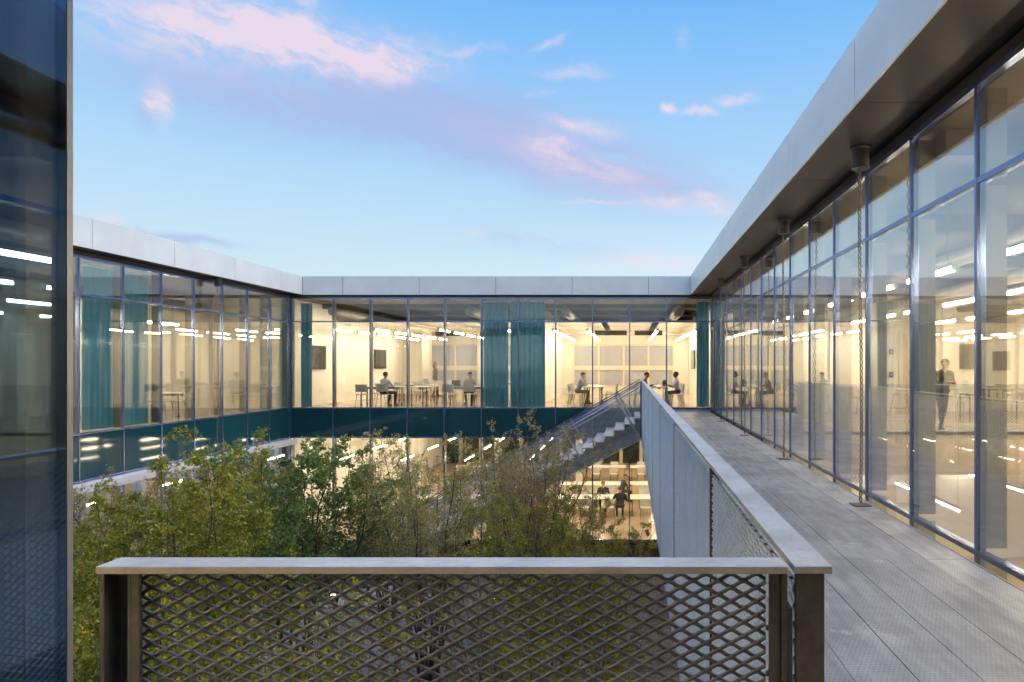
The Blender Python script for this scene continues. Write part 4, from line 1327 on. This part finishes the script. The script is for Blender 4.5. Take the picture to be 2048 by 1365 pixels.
def person(label, loc, rz, shirt, trousers, skin='light', hair=(0.03, 0.02, 0.015), shoe=(0.05, 0.04, 0.035), seated=True, lean=0.25, twist=0.0, head_pitch=0.25, head_yaw=0.0,
           hands=((-0.12, 0.42, 0.32), (0.12, 0.42, 0.32)), feet=((-0.11, 0.40), (0.11, 0.36)), sleeve='long', collar=None, cap=None, longhair=False, hip=None, cross=False, voxel=0.0115):
    caps = []

    def C(a, b, ra, rb, reg):
        caps.append((Vector(a), Vector(b), ra, rb, reg))
    H = Vector(hip) if hip else Vector((0, 0, 0.53 if seated else 0.95))
    up = Vector((math.sin(twist) * 0.15, math.sin(lean), math.cos(lean))).normalized()
    fw = Vector((0, math.cos(lean), -math.sin(lean)))
    rt = Vector((1, 0, 0))

    def B(x, f, u):
        return H + rt * x + fw * f + up * u
    # torso
    C(B(-0.075, -0.01, 0.02), B(0.075, -0.01, 0.02), 0.115, 0.115, 'trousers')
    C(B(-0.06, 0, 0.12), B(0.06, 0, 0.12), 0.105, 0.105, 'shirt')
    C(B(-0.065, 0.01, 0.22), B(0.065, 0.01, 0.22), 0.105, 0.105, 'shirt')
    C(B(-0.085, 0.01, 0.33), B(0.085, 0.01, 0.33), 0.112, 0.112, 'shirt')
    C(B(-0.10, 0.0, 0.41), B(0.10, 0.0, 0.41), 0.098, 0.098, 'shirt')
    C(B(-0.165, -0.005, 0.455), B(0.165, -0.005, 0.455), 0.058, 0.058, 'shirt')
    C(B(-0.06, -0.01, 0.49), B(0.06, -0.01, 0.49), 0.055, 0.055, 'shirt')
    if collar:
        C(B(0, 0.0, 0.515), B(0, 0.005, 0.54), 0.064, 0.06, 'collar')
    nk = B(0, 0.005, 0.50)
    hp = head_pitch
    hu = Vector((0, math.sin(hp * 0.7 + lean * 0.3), math.cos(hp * 0.7 + lean * 0.3)))
    skull = nk + hu * 0.185
    C(nk, nk + hu * 0.10, 0.052, 0.05, 'skin')
    hf = Vector((math.sin(head_yaw) * math.cos(hp), math.cos(head_yaw) * math.cos(hp), -math.sin(hp)))
    hup = (Vector((0, 0, 1)) - hf * hf.z).normalized()
    hr = hf.cross(hup)
    C(skull + hf * 0.02, skull - hf * 0.025 + hup * 0.015, 0.082, 0.088, 'skin')
    C(skull + hf * 0.035 - hup * 0.035, skull + hf * 0.045 - hup * 0.075, 0.062, 0.044, 'skin')
    C(skull + hf * 0.09 + hup * 0.0, skull + hf * 0.108 - hup * 0.028, 0.010, 0.015, 'skin')
    for s in (-1, 1):
        C(skull + hr * (s * 0.084) - hup * 0.02 - hf * 0.005, skull + hr * (s * 0.088) + hup * 0.018 - hf * 0.012, 0.013, 0.017, 'skin')
    # arms
    for s, hd in zip((-1, 1), hands):
        S = B(s * 0.195, -0.005, 0.44)
        T = Vector(hd) + Vector((0, 0, H.z))
        E, Wr = ik(S, T, 0.285, 0.25, (s * 0.7, -0.5, -0.9))
        C(S, E, 0.052, 0.041, 'shirt')
        C(S, S.lerp(E, 0.5), 0.056, 0.048, 'shirt')
        C(E, Wr, 0.040, 0.029, 'shirt' if sleeve == 'long' else 'skin')
        if sleeve == 'long':
            C(E.lerp(Wr, 0.1), E.lerp(Wr, 0.93), 0.043, 0.034, 'shirt')
        fd = (Wr - E).normalized()
        sd = fd.cross(Vector((0, 0, 1)))
        sd = sd.normalized() if sd.length > 0.2 else Vector((1, 0, 0))
        dn = sd.cross(fd)
        if dn.z > 0:
            dn = -dn
        pm = Wr + fd * 0.055
        C(Wr + fd * 0.01 - sd * 0.012, pm + sd * -0.02, 0.021, 0.017, 'skin')
        C(Wr + fd * 0.01 + sd * 0.012, pm + sd * 0.02, 0.021, 0.017, 'skin')
        for q, ln in zip((-1.5, -0.5, 0.5, 1.5), (0.062, 0.074, 0.078, 0.068)):
            k0 = pm + sd * (q * 0.021) + fd * 0.012
            k1 = k0 + fd * ln * 0.55 + dn * 0.012
            C(k0, k1, 0.0105, 0.0098, 'skin')
            C(k1, k1 + fd * ln * 0.38 + dn * 0.024, 0.0098, 0.0085, 'skin')
        th = Wr + fd * 0.02 - sd * (s * 0.022)
        t1 = th - sd * (s * 0.03) + fd * 0.03 + dn * 0.01
        C(th, t1, 0.013, 0.012, 'skin'); C(t1, t1 + fd * 0.03 + dn * 0.008, 0.011, 0.009, 'skin')
    # legs
    for s, ft in zip((-1, 1), feet):
        J = H + Vector((s * 0.09, 0.0, -0.01))
        A = Vector((ft[0], ft[1], 0.085))
        K, A = ik(J, A, 0.44, 0.425, (s * 0.12, 1.0, 0.35 if seated else 0.05))
        C(J, K, 0.088, 0.060, 'trousers')
        C(K, A, 0.058, 0.042, 'trousers')
        C(K.lerp(A, 0.25) - Vector((0, 0.012, 0)), K.lerp(A, 0.4), 0.052, 0.05, 'trousers')
        fdv = Vector((s * 0.15, 1, 0)).normalized()
        C(A + Vector((0, -0.03, -0.045)), A + fdv * 0.11 + Vector((0, 0, -0.05)), 0.038, 0.034, 'shoe')
        C(A + fdv * 0.10 + Vector((0, 0, -0.052)), A + fdv * 0.165 + Vector((0, 0, -0.056)), 0.036, 0.028, 'shoe')
    # union of tapered capsules, remeshed into one skin
    m = MB()
    for a, b, ra, rb, _ in caps:
        d = b - a
        L = d.length
        d = d / L if L > 1e-6 else Vector((0, 0, 1))
        x = d.cross(Vector((0.3, 0.2, 0.9)))
        if x.length < 0.1:
            x = d.cross(Vector((1, 0, 0)))
        x.normalize(); y = d.cross(x)
        n = 12
        prof = [(math.sin(t) * ra, -math.cos(t) * ra) for t in (0.02, 0.5, 1.0, 1.4)] + [(math.sin(t) * rb, L - math.cos(t) * rb) for t in (1.7, 2.14, 2.64, 3.12)]
        base = len(m.v)
        for (r, h) in prof:
            for k in range(n):
                t = 2 * PI * k / n
                m.v.append(tuple(a + d * h + x * (r * math.cos(t)) + y * (r * math.sin(t))))
        for i in range(len(prof) - 1):
            for k in range(n):
                k2 = (k + 1) % n
                m.f.append((base + i * n + k, base + i * n + k2, base + (i + 1) * n + k2, base + (i + 1) * n + k))
        m.f.append(tuple(base + k for k in reversed(range(n)))); e = base + (len(prof) - 1) * n
        m.f.append(tuple(e + k for k in range(n)))
    me = bpy.data.meshes.new('body'); me.from_pydata(m.v, [], m.f); me.update()
    o = bpy.data.objects.new('body', me); COL.objects.link(o)
    md = o.modifiers.new('r', 'REMESH'); md.mode = 'VOXEL'; md.voxel_size = voxel; md.use_smooth_shade = True
    ms = o.modifiers.new('s', 'SMOOTH'); ms.factor = 0.5; ms.iterations = 2
    dg = bpy.context.evaluated_depsgraph_get(); dg.update()
    body = bpy.data.meshes.new_from_object(o.evaluated_get(dg))
    bpy.data.objects.remove(o); bpy.data.meshes.remove(me)
    body.materials.clear()
    regs = ['skin', 'shirt', 'trousers', 'shoe', 'collar']
    cm = {'skin': cmat(SKIN[skin]), 'shirt': cmat(shirt), 'trousers': cmat(trousers), 'shoe': cmat(shoe), 'collar': cmat(collar or shirt)}
    for r in regs:
        body.materials.append(MATS[cm[r]])
    nf = len(body.polygons)
    cen = np.empty(nf * 3); body.polygons.foreach_get('center', cen); cen = cen.reshape(-1, 3)
    best = np.full(nf, 1e9); idx = np.zeros(nf, dtype=np.int32)
    for a, b, ra, rb, reg in caps:
        A_, D_ = np.array(a), np.array(b - a)
        tt = np.clip(((cen - A_) @ D_) / max(D_ @ D_, 1e-9), 0, 1)
        ds = np.linalg.norm(cen - A_ - tt[:, None] * D_, axis=1) - (ra + (rb - ra) * tt)
        w_ = ds < best
        best[w_] = ds[w_]; idx[w_] = regs.index(reg)
    body.polygons.foreach_set('material_index', idx)
    body.polygons.foreach_set('use_smooth', np.ones(nf, dtype=bool))
    body.update()
    t = thing('person', label, 'person', loc, rz)
    bo = mesh_obj('body', body, t)
    # hair or cap
    hm = MB()
    n, rr = 20, 7
    V = []
    for i in range(rr + 1):
        for k in range(n):
            ph = 2 * PI * k / n
            f = math.cos(ph)
            tm = R(95) - R(38) * f if not longhair else R(110) - R(50) * f
            if cap:
                tm = R(80)
            th = tm * i / rr
            rad = 0.103 if not cap else 0.106
            p = skull + hup * 0.022 - hf * 0.012 + hup * (math.cos(th) * rad) + hf * (math.sin(th) * f * rad * 1.06) + hr * (math.sin(th) * math.sin(ph) * rad * 0.93)
            V.append(p)
    F = []
    for i in range(rr):
        for k in range(n):
            k2 = (k + 1) % n
            F.append((i * n + k, (i + 1) * n + k, (i + 1) * n + k2, i * n + k2))
    F.append(tuple(rr * n + k for k in reversed(range(n))))
    hm.add(V, F)
    if longhair:
        hm.tube([skull - hf * 0.05, skull - hf * 0.085 - hup * 0.10, skull - hf * 0.07 - hup * 0.20], [0.09, 0.08, 0.05], 10)
    if cap:
        hm.obox(skull + hf * 0.14 + hup * 0.045, hr * 0.07, hf * 0.06, hup * 0.006)
    h = hm.build('cap' if cap else 'hair', cmat(cap or hair), None, smooth=True)
    h.parent = t
    if cap:
        tag(h, None)
    ey = MB()
    for s in (-1, 1):
        c = skull + hf * 0.098 + hr * (s * 0.033) + hup * 0.004
        ey.obox(c, hr * 0.012, hf * 0.004, hup * 0.005)
        ey.obox(c + hup * 0.02, hr * 0.017, hf * 0.004, hup * 0.003)
    e = ey.build('eyes', cmat((0.02, 0.015, 0.012))); e.parent = t
    return t


NAVY, BLACK, DEN = (0.015, 0.024, 0.06), (0.014, 0.014, 0.018), (0.022, 0.027, 0.045)
person('person in a white shirt sitting with back to the glass at the front left table', (-9.50, 26.10, ZF), R(-28), (0.62, 0.64, 0.66), DEN, 'tan', lean=0.12, head_pitch=0.05, head_yaw=R(-20),
       hands=((-0.10, 0.40, 0.24), (0.20, 0.42, 0.30)), feet=((-0.12, 0.33), (0.14, 0.42)), shoe=(0.16, 0.10, 0.06))
person('person in dark olive top walking through the classroom, seen from the side', (-9.75, 33.9, ZF), R(-80), (0.13, 0.12, 0.09), (0.10, 0.09, 0.08), 'light', hair=(0.20, 0.12, 0.06), seated=False, lean=0.03, head_pitch=0.05,
       hands=((-0.24, 0.05, -0.12), (0.24, 0.02, -0.12)), feet=((-0.09, 0.12), (0.09, -0.10)), longhair=True)
person('bearded person in a grey shirt facing the glass across a table', (-6.5, 27.72, ZF), PI, (0.34, 0.30, 0.28), DEN, 'light', hair=(0.05, 0.03, 0.02), lean=0.30, head_pitch=0.28,
       hands=((-0.14, 0.42, 0.27), (0.10, 0.40, 0.27)))
person('person in a grey-blue T-shirt resting chin on hand at the table left of the stair', (-2.08, 27.32, ZF), R(-90), (0.30, 0.33, 0.44), (0.30, 0.20, 0.14), 'light', hair=(0.04, 0.025, 0.018), lean=0.34, head_pitch=0.35, sleeve='short',
       hands=((-0.10, 0.40, 0.27), (0.03, 0.28, 0.50)))
person('person in a maroon jumper leaning over a laptop at the stair top', (0.52, 26.45, ZF), R(-90), (0.085, 0.018, 0.032), DEN, 'tan', hair=(0.03, 0.02, 0.015), lean=0.28, head_pitch=0.30,
       hands=((-0.12, 0.40, 0.27), (0.12, 0.42, 0.27)))
person('dark haired person in a pale lilac shirt facing left by the right-hand drape', (1.93, 26.55, ZF), R(90), (0.50, 0.47, 0.58), (0.025, 0.03, 0.06), 'dark', hair=(0.012, 0.010, 0.010), lean=0.10, head_pitch=0.10, sleeve='short',
       hands=((-0.12, 0.40, 0.27), (0.12, 0.40, 0.27)), collar=(0.6, 0.58, 0.64))
person('person in a green sweater standing with crossed ankles, leaning on the mezzanine rail', (7.58, 16.30, ZF), R(184), (0.014, 0.021, 0.007), (0.007, 0.008, 0.008), 'tan', hair=(0.02, 0.015, 0.012), seated=False, lean=0.20, head_pitch=0.30, head_yaw=R(12),
       hip=(0, 0.02, 0.94), hands=((-0.02, 0.42, 0.235), (0.09, 0.46, 0.235)), feet=((0.06, 0.06), (-0.03, -0.06)), shoe=(0.03, 0.025, 0.02), voxel=0.0095)
person('person in a navy T-shirt reading at the front table downstairs, facing the courtyard', (-1.12, 29.72, ZLF), PI, NAVY, DEN, 'light', hair=(0.16, 0.085, 0.035), lean=0.32, head_pitch=0.35, sleeve='short',
       hands=((-0.14, 0.40, 0.27), (0.12, 0.38, 0.27)))
person('person in dark navy with a cap, sideways at the middle table downstairs', (-0.35, 31.3, ZLF), R(-70), (0.02, 0.018, 0.035), (0.04, 0.035, 0.03), 'tan', lean=0.30, head_pitch=0.25, cap=(0.03, 0.014, 0.022),
       hands=((-0.12, 0.40, 0.24), (0.12, 0.42, 0.24)))
place(CH, -0.35, 31.3, ZLF, R(-70), 'white chair under the capped reader downstairs', GL)
person('person in a black jacket seen from behind at the front table downstairs', (-0.35, 28.02, ZLF), R(4), BLACK, (0.02, 0.022, 0.03), 'light', hair=(0.10, 0.06, 0.03), lean=0.25, head_pitch=0.35,
       hands=((-0.22, 0.36, 0.26), (0.16, 0.40, 0.26)))

# ================================================================== trees and shrubs
def frame(d):
    d = d / (np.linalg.norm(d) + 1e-9)
    a = np.cross(d, [0.3, 0.2, 0.93]); a /= np.linalg.norm(a) + 1e-9
    return d, a, np.cross(d, a)


def grow(seed, height, spread, stems, subs, twigs, leaves, leaf_len, stem_r, first=0.3, droop=0.3, crown_flat=0.0, lean=0.0, leaf_w=0.5):
    rg = np.random.default_rng(seed)
    mb = MB()
    tip, tdir, clump = [], [], []
    for s in range(stems):
        ang = 2 * PI * (s + rg.uniform(-0.3, 0.3)) / stems
        out = spread * rg.uniform(0.35, 1.0) if stems > 1 else spread * 0.1
        h = height * rg.uniform(0.72, 1.0)
        base = np.array([math.cos(ang), math.sin(ang), 0]) * min(0.22, 0.04 * stems) * rg.uniform(0.3, 1)
        pts = []
        n = 9
        wob = rg.normal(0, 0.04, (n, 3))
        for i in range(n):
            t = i / (n - 1)
            r = out * (t ** 1.25)
            p = base + np.array([math.cos(ang) * r + lean * t, math.sin(ang) * r, h * (t ** 0.95)]) + wob[i] * t * 1.6
            pts.append(p)
        rad = [stem_r * (1 - 0.88 * (i / (n - 1))) * rg.uniform(0.92, 1.08) for i in range(n)]
        mb.tube(pts, rad, 6, caps=False)
        P = np.array(pts)
        for b in range(subs):
            t = first + (1 - first) * (b + rg.uniform(0, 1)) / subs
            x = t * (n - 1); i = min(int(x), n - 2)
            p0 = P[i] + (P[i + 1] - P[i]) * (x - i)
            d0 = frame(P[i + 1] - P[i])
            a2 = rg.uniform(0, 2 * PI)
            side = d0[1] * math.cos(a2) + d0[2] * math.sin(a2)
            ln = height * rg.uniform(0.10, 0.20) * (1.15 - 0.75 * t) * (1 + crown_flat)
            d = side * rg.uniform(0.7, 1.1) + d0[0] * rg.uniform(0.35, 0.8) * (1 - crown_flat)
            d /= np.linalg.norm(d)
            bp = [p0]
            for q in range(1, 5):
                d = d + np.array([0, 0, 0.10 - 0.05 * q * droop]) + rg.normal(0, 0.10, 3)
                d /= np.linalg.norm(d)
                bp.append(bp[-1] + d * ln / 4)
            r0 = max(0.004, stem_r * (1 - 0.85 * t) * 0.45)
            mb.tube(bp, [r0, r0 * 0.8, r0 * 0.6, r0 * 0.45, 0.0022], 4, caps=False)
            cl = rg.uniform(-0.2, 0.2)
            for k in range(twigs):
                tt = 0.25 + 0.75 * (k + rg.uniform(0, 1)) / twigs
                xi = tt * 4; j = min(int(xi), 3)
                q0 = np.array(bp[j]) + (np.array(bp[j + 1]) - np.array(bp[j])) * (xi - j)
                dd = frame(np.array(bp[j + 1]) - np.array(bp[j]))
                a3 = rg.uniform(0, 2 * PI)
                td = dd[0] * 0.8 + (dd[1] * math.cos(a3) + dd[2] * math.sin(a3)) * 0.8 + np.array([0, 0, 0.15 - droop * 0.3])
                td /= np.linalg.norm(td)
                tl = ln * rg.uniform(0.28, 0.5)
                q1 = q0 + td * tl * 0.5 + rg.normal(0, 0.01, 3)
                q2 = q1 + (td + np.array([0, 0, -0.2 * droop])) * tl * 0.5
                mb.tube([q0, q1, q2], [0.0035, 0.0026, 0.0014], 3, caps=False)
                m_ = leaves
                f = rg.uniform(0.1, 1.05, m_)
                pp = np.where(f[:, None] < 0.5, q0 + (q1 - q0) * (f[:, None] * 2), q1 + (q2 - q1) * (f[:, None] * 2 - 1))
                tip.append(pp + rg.normal(0, 0.018, (m_, 3)))
                tdir.append(np.repeat(td[None], m_, 0))
                clump.append(np.full(m_, cl) + rg.normal(0, 0.05))
    c = np.concatenate(tip); d = np.concatenate(tdir); cl = np.concatenate(clump)
    N = len(c)
    d = d * 0.4 + rg.normal(0, 0.7, (N, 3)); d[:, 2] -= droop * 0.9
    d /= np.linalg.norm(d, axis=1, keepdims=True)
    rnd_ = rg.normal(0, 1, (N, 3)); rnd_[:, 2] *= 0.5
    sd = np.cross(d, rnd_); sd /= np.linalg.norm(sd, axis=1, keepdims=True) + 1e-9
    nn = np.cross(sd, d)
    L = leaf_len * rg.uniform(0.65, 1.25, N)[:, None]
    W_ = L * leaf_w * rg.uniform(0.8, 1.2, N)[:, None] * 0.5
    v = np.empty((N, 4, 3))
    v[:, 0] = c
    v[:, 1] = c + d * L * 0.45 + sd * W_ + nn * W_ * 0.3
    v[:, 2] = c + d * L - nn * L * 0.08
    v[:, 3] = c + d * L * 0.45 - sd * W_ + nn * W_ * 0.3
    tint = np.clip(0.42 + cl + rg.normal(0, 0.20, N), 0, 1)
    sick = rg.uniform(0, 1, N) < 0.05
    tint[sick] = rg.uniform(0.85, 1.0, sick.sum())
    q = np.arange(N * 4).reshape(N, 4)
    return mb, v.reshape(-1, 3), q, np.repeat(tint, 4)


PROTO = {}


def plant(kind, name, label, cat, x, y, rz, s, group=None, sz=None):
    mb, v, q, ti, lm, bk = PROTO[kind][:6]
    if len(PROTO[kind]) == 6:
        me_t = bpy.data.meshes.new('trunk')
        me_t.from_pydata(mb.v, [], mb.f); me_t.materials.append(MATS[bk])
        me_t.polygons.foreach_set('use_smooth', [True] * len(me_t.polygons)); me_t.update()
        me_l = np_mesh('foliage', v, q, lm, ti)
        PROTO[kind] = (*PROTO[kind], me_t, me_l)
    me_t, me_l = PROTO[kind][6:]
    t = thing(name, label, cat, (x, y, ZGND), rz, group)
    t.scale = (s, s, sz or s)
    mesh_obj('trunk', me_t, t)
    mesh_obj('foliage', me_l, t)
    return t


def kindp(k, lm, bk, *a, **kw):
    PROTO[k] = (*grow(*a, **kw), lm, bk)


kindp('sapling', 'leaf_yellowgreen', 'bark', 11, 6.0, 0.85, 8, 24, 8, 17, 0.056, 0.024, first=0.08, droop=0.8, leaf_w=0.58)
kindp('sapling_b', 'leaf_yellowgreen', 'bark', 12, 5.6, 0.95, 8, 24, 8, 17, 0.052, 0.022, first=0.06, droop=0.8, leaf_w=0.58)
kindp('maple', 'leaf_green', 'bark', 21, 5.8, 1.7, 9, 24, 10, 19, 0.056, 0.040, first=0.34, droop=0.35, crown_flat=0.4, leaf_w=0.8)
kindp('serviceberry', 'leaf_olive', 'bark_grey', 31, 5.7, 1.9, 14, 26, 8, 10, 0.046, 0.034, first=0.28, droop=0.25, leaf_w=0.55)
kindp('serviceberry_b', 'leaf_brown', 'bark_grey', 32, 5.5, 1.75, 13, 26, 8, 10, 0.044, 0.032, first=0.26, droop=0.25, leaf_w=0.55)
kindp('shrub', 'leaf_yellowgreen', 'bark_grey', 41, 4.3, 1.5, 12, 22, 8, 15, 0.046, 0.024, first=0.18, droop=0.4, leaf_w=0.5)
kindp('shrub_b', 'leaf_olive', 'bark_grey', 42, 4.0, 1.4, 11, 22, 8, 12, 0.045, 0.022, first=0.2, droop=0.4, leaf_w=0.5)

GT = 'trees planted in the courtyard'
plant('sapling', 'sapling', 'tall yellow-green sapling clump, nearest the dark glass corner', 'tree', -4.75, 6.6, 0.3, 0.79, GT)
plant('sapling_b', 'sapling', 'yellow-green sapling behind the left post of the near railing', 'tree', -3.75, 6.3, 1.9, 0.78, GT)
plant('sapling', 'sapling', 'yellow-green sapling with the tallest bare tip, left of the dark green tree', 'tree', -5.9, 8.9, 2.6, 0.96, GT)
plant('sapling_b', 'sapling', 'yellow-green sapling between the tallest sapling and the dark green tree', 'tree', -5.75, 9.4, 4.1, 0.90, GT)
plant('sapling_b', 'sapling', 'drooping yellow-green sapling low behind the left mesh of the near railing', 'tree', -2.55, 5.6, 5.2, 0.60, GT)
plant('sapling', 'sapling', 'yellow-green sapling half cut by the dark glass corner', 'tree', -6.7, 8.1, 5.0, 0.80, GT)
plant('sapling_b', 'sapling', 'yellow-green sapling in the second line, beneath the left wing ledge', 'tree', -7.5, 10.3, 0.9, 0.90, GT)
plant('sapling', 'sapling', 'yellow-green sapling hidden deepest in the clump by the dark corner', 'tree', -8.7, 10.9, 3.7, 0.80, GT)
plant('sapling', 'sapling', 'yellow-green sapling leaning on the left flank of the dark green tree', 'tree', -7.3, 11.6, 1.2, 0.92, GT)
plant('serviceberry_b', 'small_tree', 'brownish tree against the left wing ledge by the glass corner', 'tree', -10.4, 13.6, 0.5, 0.86, GT)
plant('serviceberry_b', 'small_tree', 'brownish tree between the sapling tips and the left wing ledge', 'tree', -8.9, 14.6, 2.2, 0.88, GT)
plant('maple', 'small_tree', 'dense dark green tree with layered crown and slanting stems', 'tree', -6.5, 13.2, 0.9, 0.94, GT)
plant('serviceberry', 'small_tree', 'wide olive multi-stemmed tree in the middle of the courtyard', 'tree', -4.25, 14.3, 0.4, 0.97, GT)
plant('serviceberry', 'small_tree', 'grey-green tree left of the wide olive tree, under the far classroom', 'tree', -6.3, 17.6, 3.3, 0.80, GT)
plant('serviceberry_b', 'small_tree', 'brown-tinged tree hiding the lower flight of the stair', 'tree', -2.55, 17.0, 1.4, 1.0, GT)
plant('serviceberry_b', 'small_tree', 'brownish tree between the olive tree and the stair tree', 'tree', -3.3, 19.2, 4.0, 0.86, GT)
plant('shrub', 'shrub', 'yellow-green shrub right of the olive tree, below the stair', 'shrub', -1.75, 13.2, 0.2, 1.0, GT)
plant('shrub_b', 'shrub', 'sparse olive shrub in front of the readers by the long railing', 'shrub', -0.62, 14.6, 1.1, 0.84, GT)
plant('sapling_b', 'sapling', 'bright yellowing sapling just below the left half of the near railing', 'tree', -3.15, 5.5, 0.7, 0.88, GT)
plant('sapling', 'sapling', 'yellowing sapling close behind the left post mesh, lower than its neighbours', 'tree', -2.9, 6.9, 3.0, 0.76, GT)
plant('sapling_b', 'sapling', 'thin yellowing sapling filling the gap beside the dark glass corner low down', 'tree', -4.6, 5.4, 2.2, 0.84, GT)
plant('shrub', 'shrub', 'low yellow-green shrub seen through the right mesh of the near railing', 'shrub', -0.95, 9.6, 2.3, 0.84, GT)
plant('shrub_b', 'shrub', 'low olive shrub seen through the middle mesh of the near railing', 'shrub', -2.3, 11.6, 3.1, 0.92, GT)
plant('shrub', 'shrub', 'yellow-green shrub at the foot of the dark green tree', 'shrub', -7.9, 12.0, 4.4, 0.82, GT)
plant('shrub_b', 'shrub', 'small olive shrub behind the sparse shrub, close to the reading room glass', 'shrub', -1.3, 17.4, 5.5, 0.9, GT)

# fallen leaves on the gravel
rg = np.random.default_rng(77)
N = 3200
cx, cyy = rg.uniform(-12, 2.9, N), rg.uniform(2.2, 24, N)
an = rg.uniform(0, 2 * PI, N); L = rg.uniform(0.03, 0.07, N)
z = ZGND + 0.012 + rg.uniform(0, 0.015, N)
v = np.empty((N, 4, 3))
for k, (a, b) in enumerate(((-1, 0), (0, 0.5), (1, 0), (0, -0.5))):
    v[:, k, 0] = cx + (np.cos(an) * a - np.sin(an) * b) * L; v[:, k, 1] = cyy + (np.sin(an) * a + np.cos(an) * b) * L; v[:, k, 2] = z + (0.012 if k % 2 else 0)
fl = mesh_obj('fallen_leaves', np_mesh('fallen_leaves', v.reshape(-1, 3), np.arange(N * 4).reshape(N, 4), 'leaf_fallen', np.repeat(rg.uniform(0, 1, N), 4)))
tag(fl, 'orange-brown fallen leaves scattered on the courtyard gravel', None, kind='stuff')

# stones of the gravel bed
N = 26000
cx, cyy = rg.uniform(-12, 2.9, N), rg.uniform(9, 24, N)
r = rg.uniform(0.012, 0.034, N)
octa = np.array([(1, 0, 0), (0, 1, 0), (-1, 0, 0), (0, -1, 0), (0, 0, 0.8), (0, 0, -0.8)], dtype=float)
tri = np.array([(0, 1, 4), (1, 2, 4), (2, 3, 4), (3, 0, 4)])
a = rg.uniform(0, 2 * PI, N)
vx = (octa[None, :, 0] * np.cos(a)[:, None] - octa[None, :, 1] * np.sin(a)[:, None]) * r[:, None] * rg.uniform(0.8, 1.4, N)[:, None] + cx[:, None]
vy = (octa[None, :, 0] * np.sin(a)[:, None] + octa[None, :, 1] * np.cos(a)[:, None]) * r[:, None] + cyy[:, None]
vz = octa[None, :, 2] * r[:, None] + ZGND + 0.004
gv = mesh_obj('gravel_stones', np_mesh('gravel_stones', np.stack([vx, vy, vz], 2).reshape(-1, 3), (tri[None] + np.arange(N)[:, None, None] * 6).reshape(-1, 3), 'gravel'))
tag(gv, 'loose dark grey gravel covering the courtyard floor', None, kind='stuff')

# ------------------------------------------------------------------ small lights set in the gravel
def ground_light(x, y, label):
    t = thing('ground_light', label, 'ground light', (x, y, ZGND), 0, 'small lights set in the courtyard gravel')
    MB().lathe((x, y, ZGND), [(0.09, 0.0), (0.09, 0.07), (0.07, 0.085), (0.06, 0.07)], 12).build('housing', 'steel_leg', t)
    MB().lathe((x, y, ZGND), [(0.058, 0.072), (0.05, 0.09), (0.0, 0.10)], 12).build('lens', 'ground_glow', t)


ground_light(-8.75, 19.9, 'ground light glowing right of the dark post on the gravel')
ground_light(-9.5, 15.1, 'ground light glowing among the yellow-green saplings')
ground_light(-3.9, 19.6, 'ground light glowing under the wide olive tree')
ground_light(-1.65, 19.6, 'ground light glowing under the brown-tinged stair tree')
bp = thing('bollard', 'short dark post standing on the gravel left of a glowing ground light', 'bollard', (-9.0, 19.2, ZGND))
MB().lathe((-9.0, 19.2, ZGND), [(0.24, 0.0), (0.24, 0.03), (0.14, 0.05), (0.12, 0.1), (0.12, 0.95), (0.13, 0.96), (0.13, 1.0), (0.1, 1.03)], 14).build('shaft', 'dark_post', bp, smooth=False)
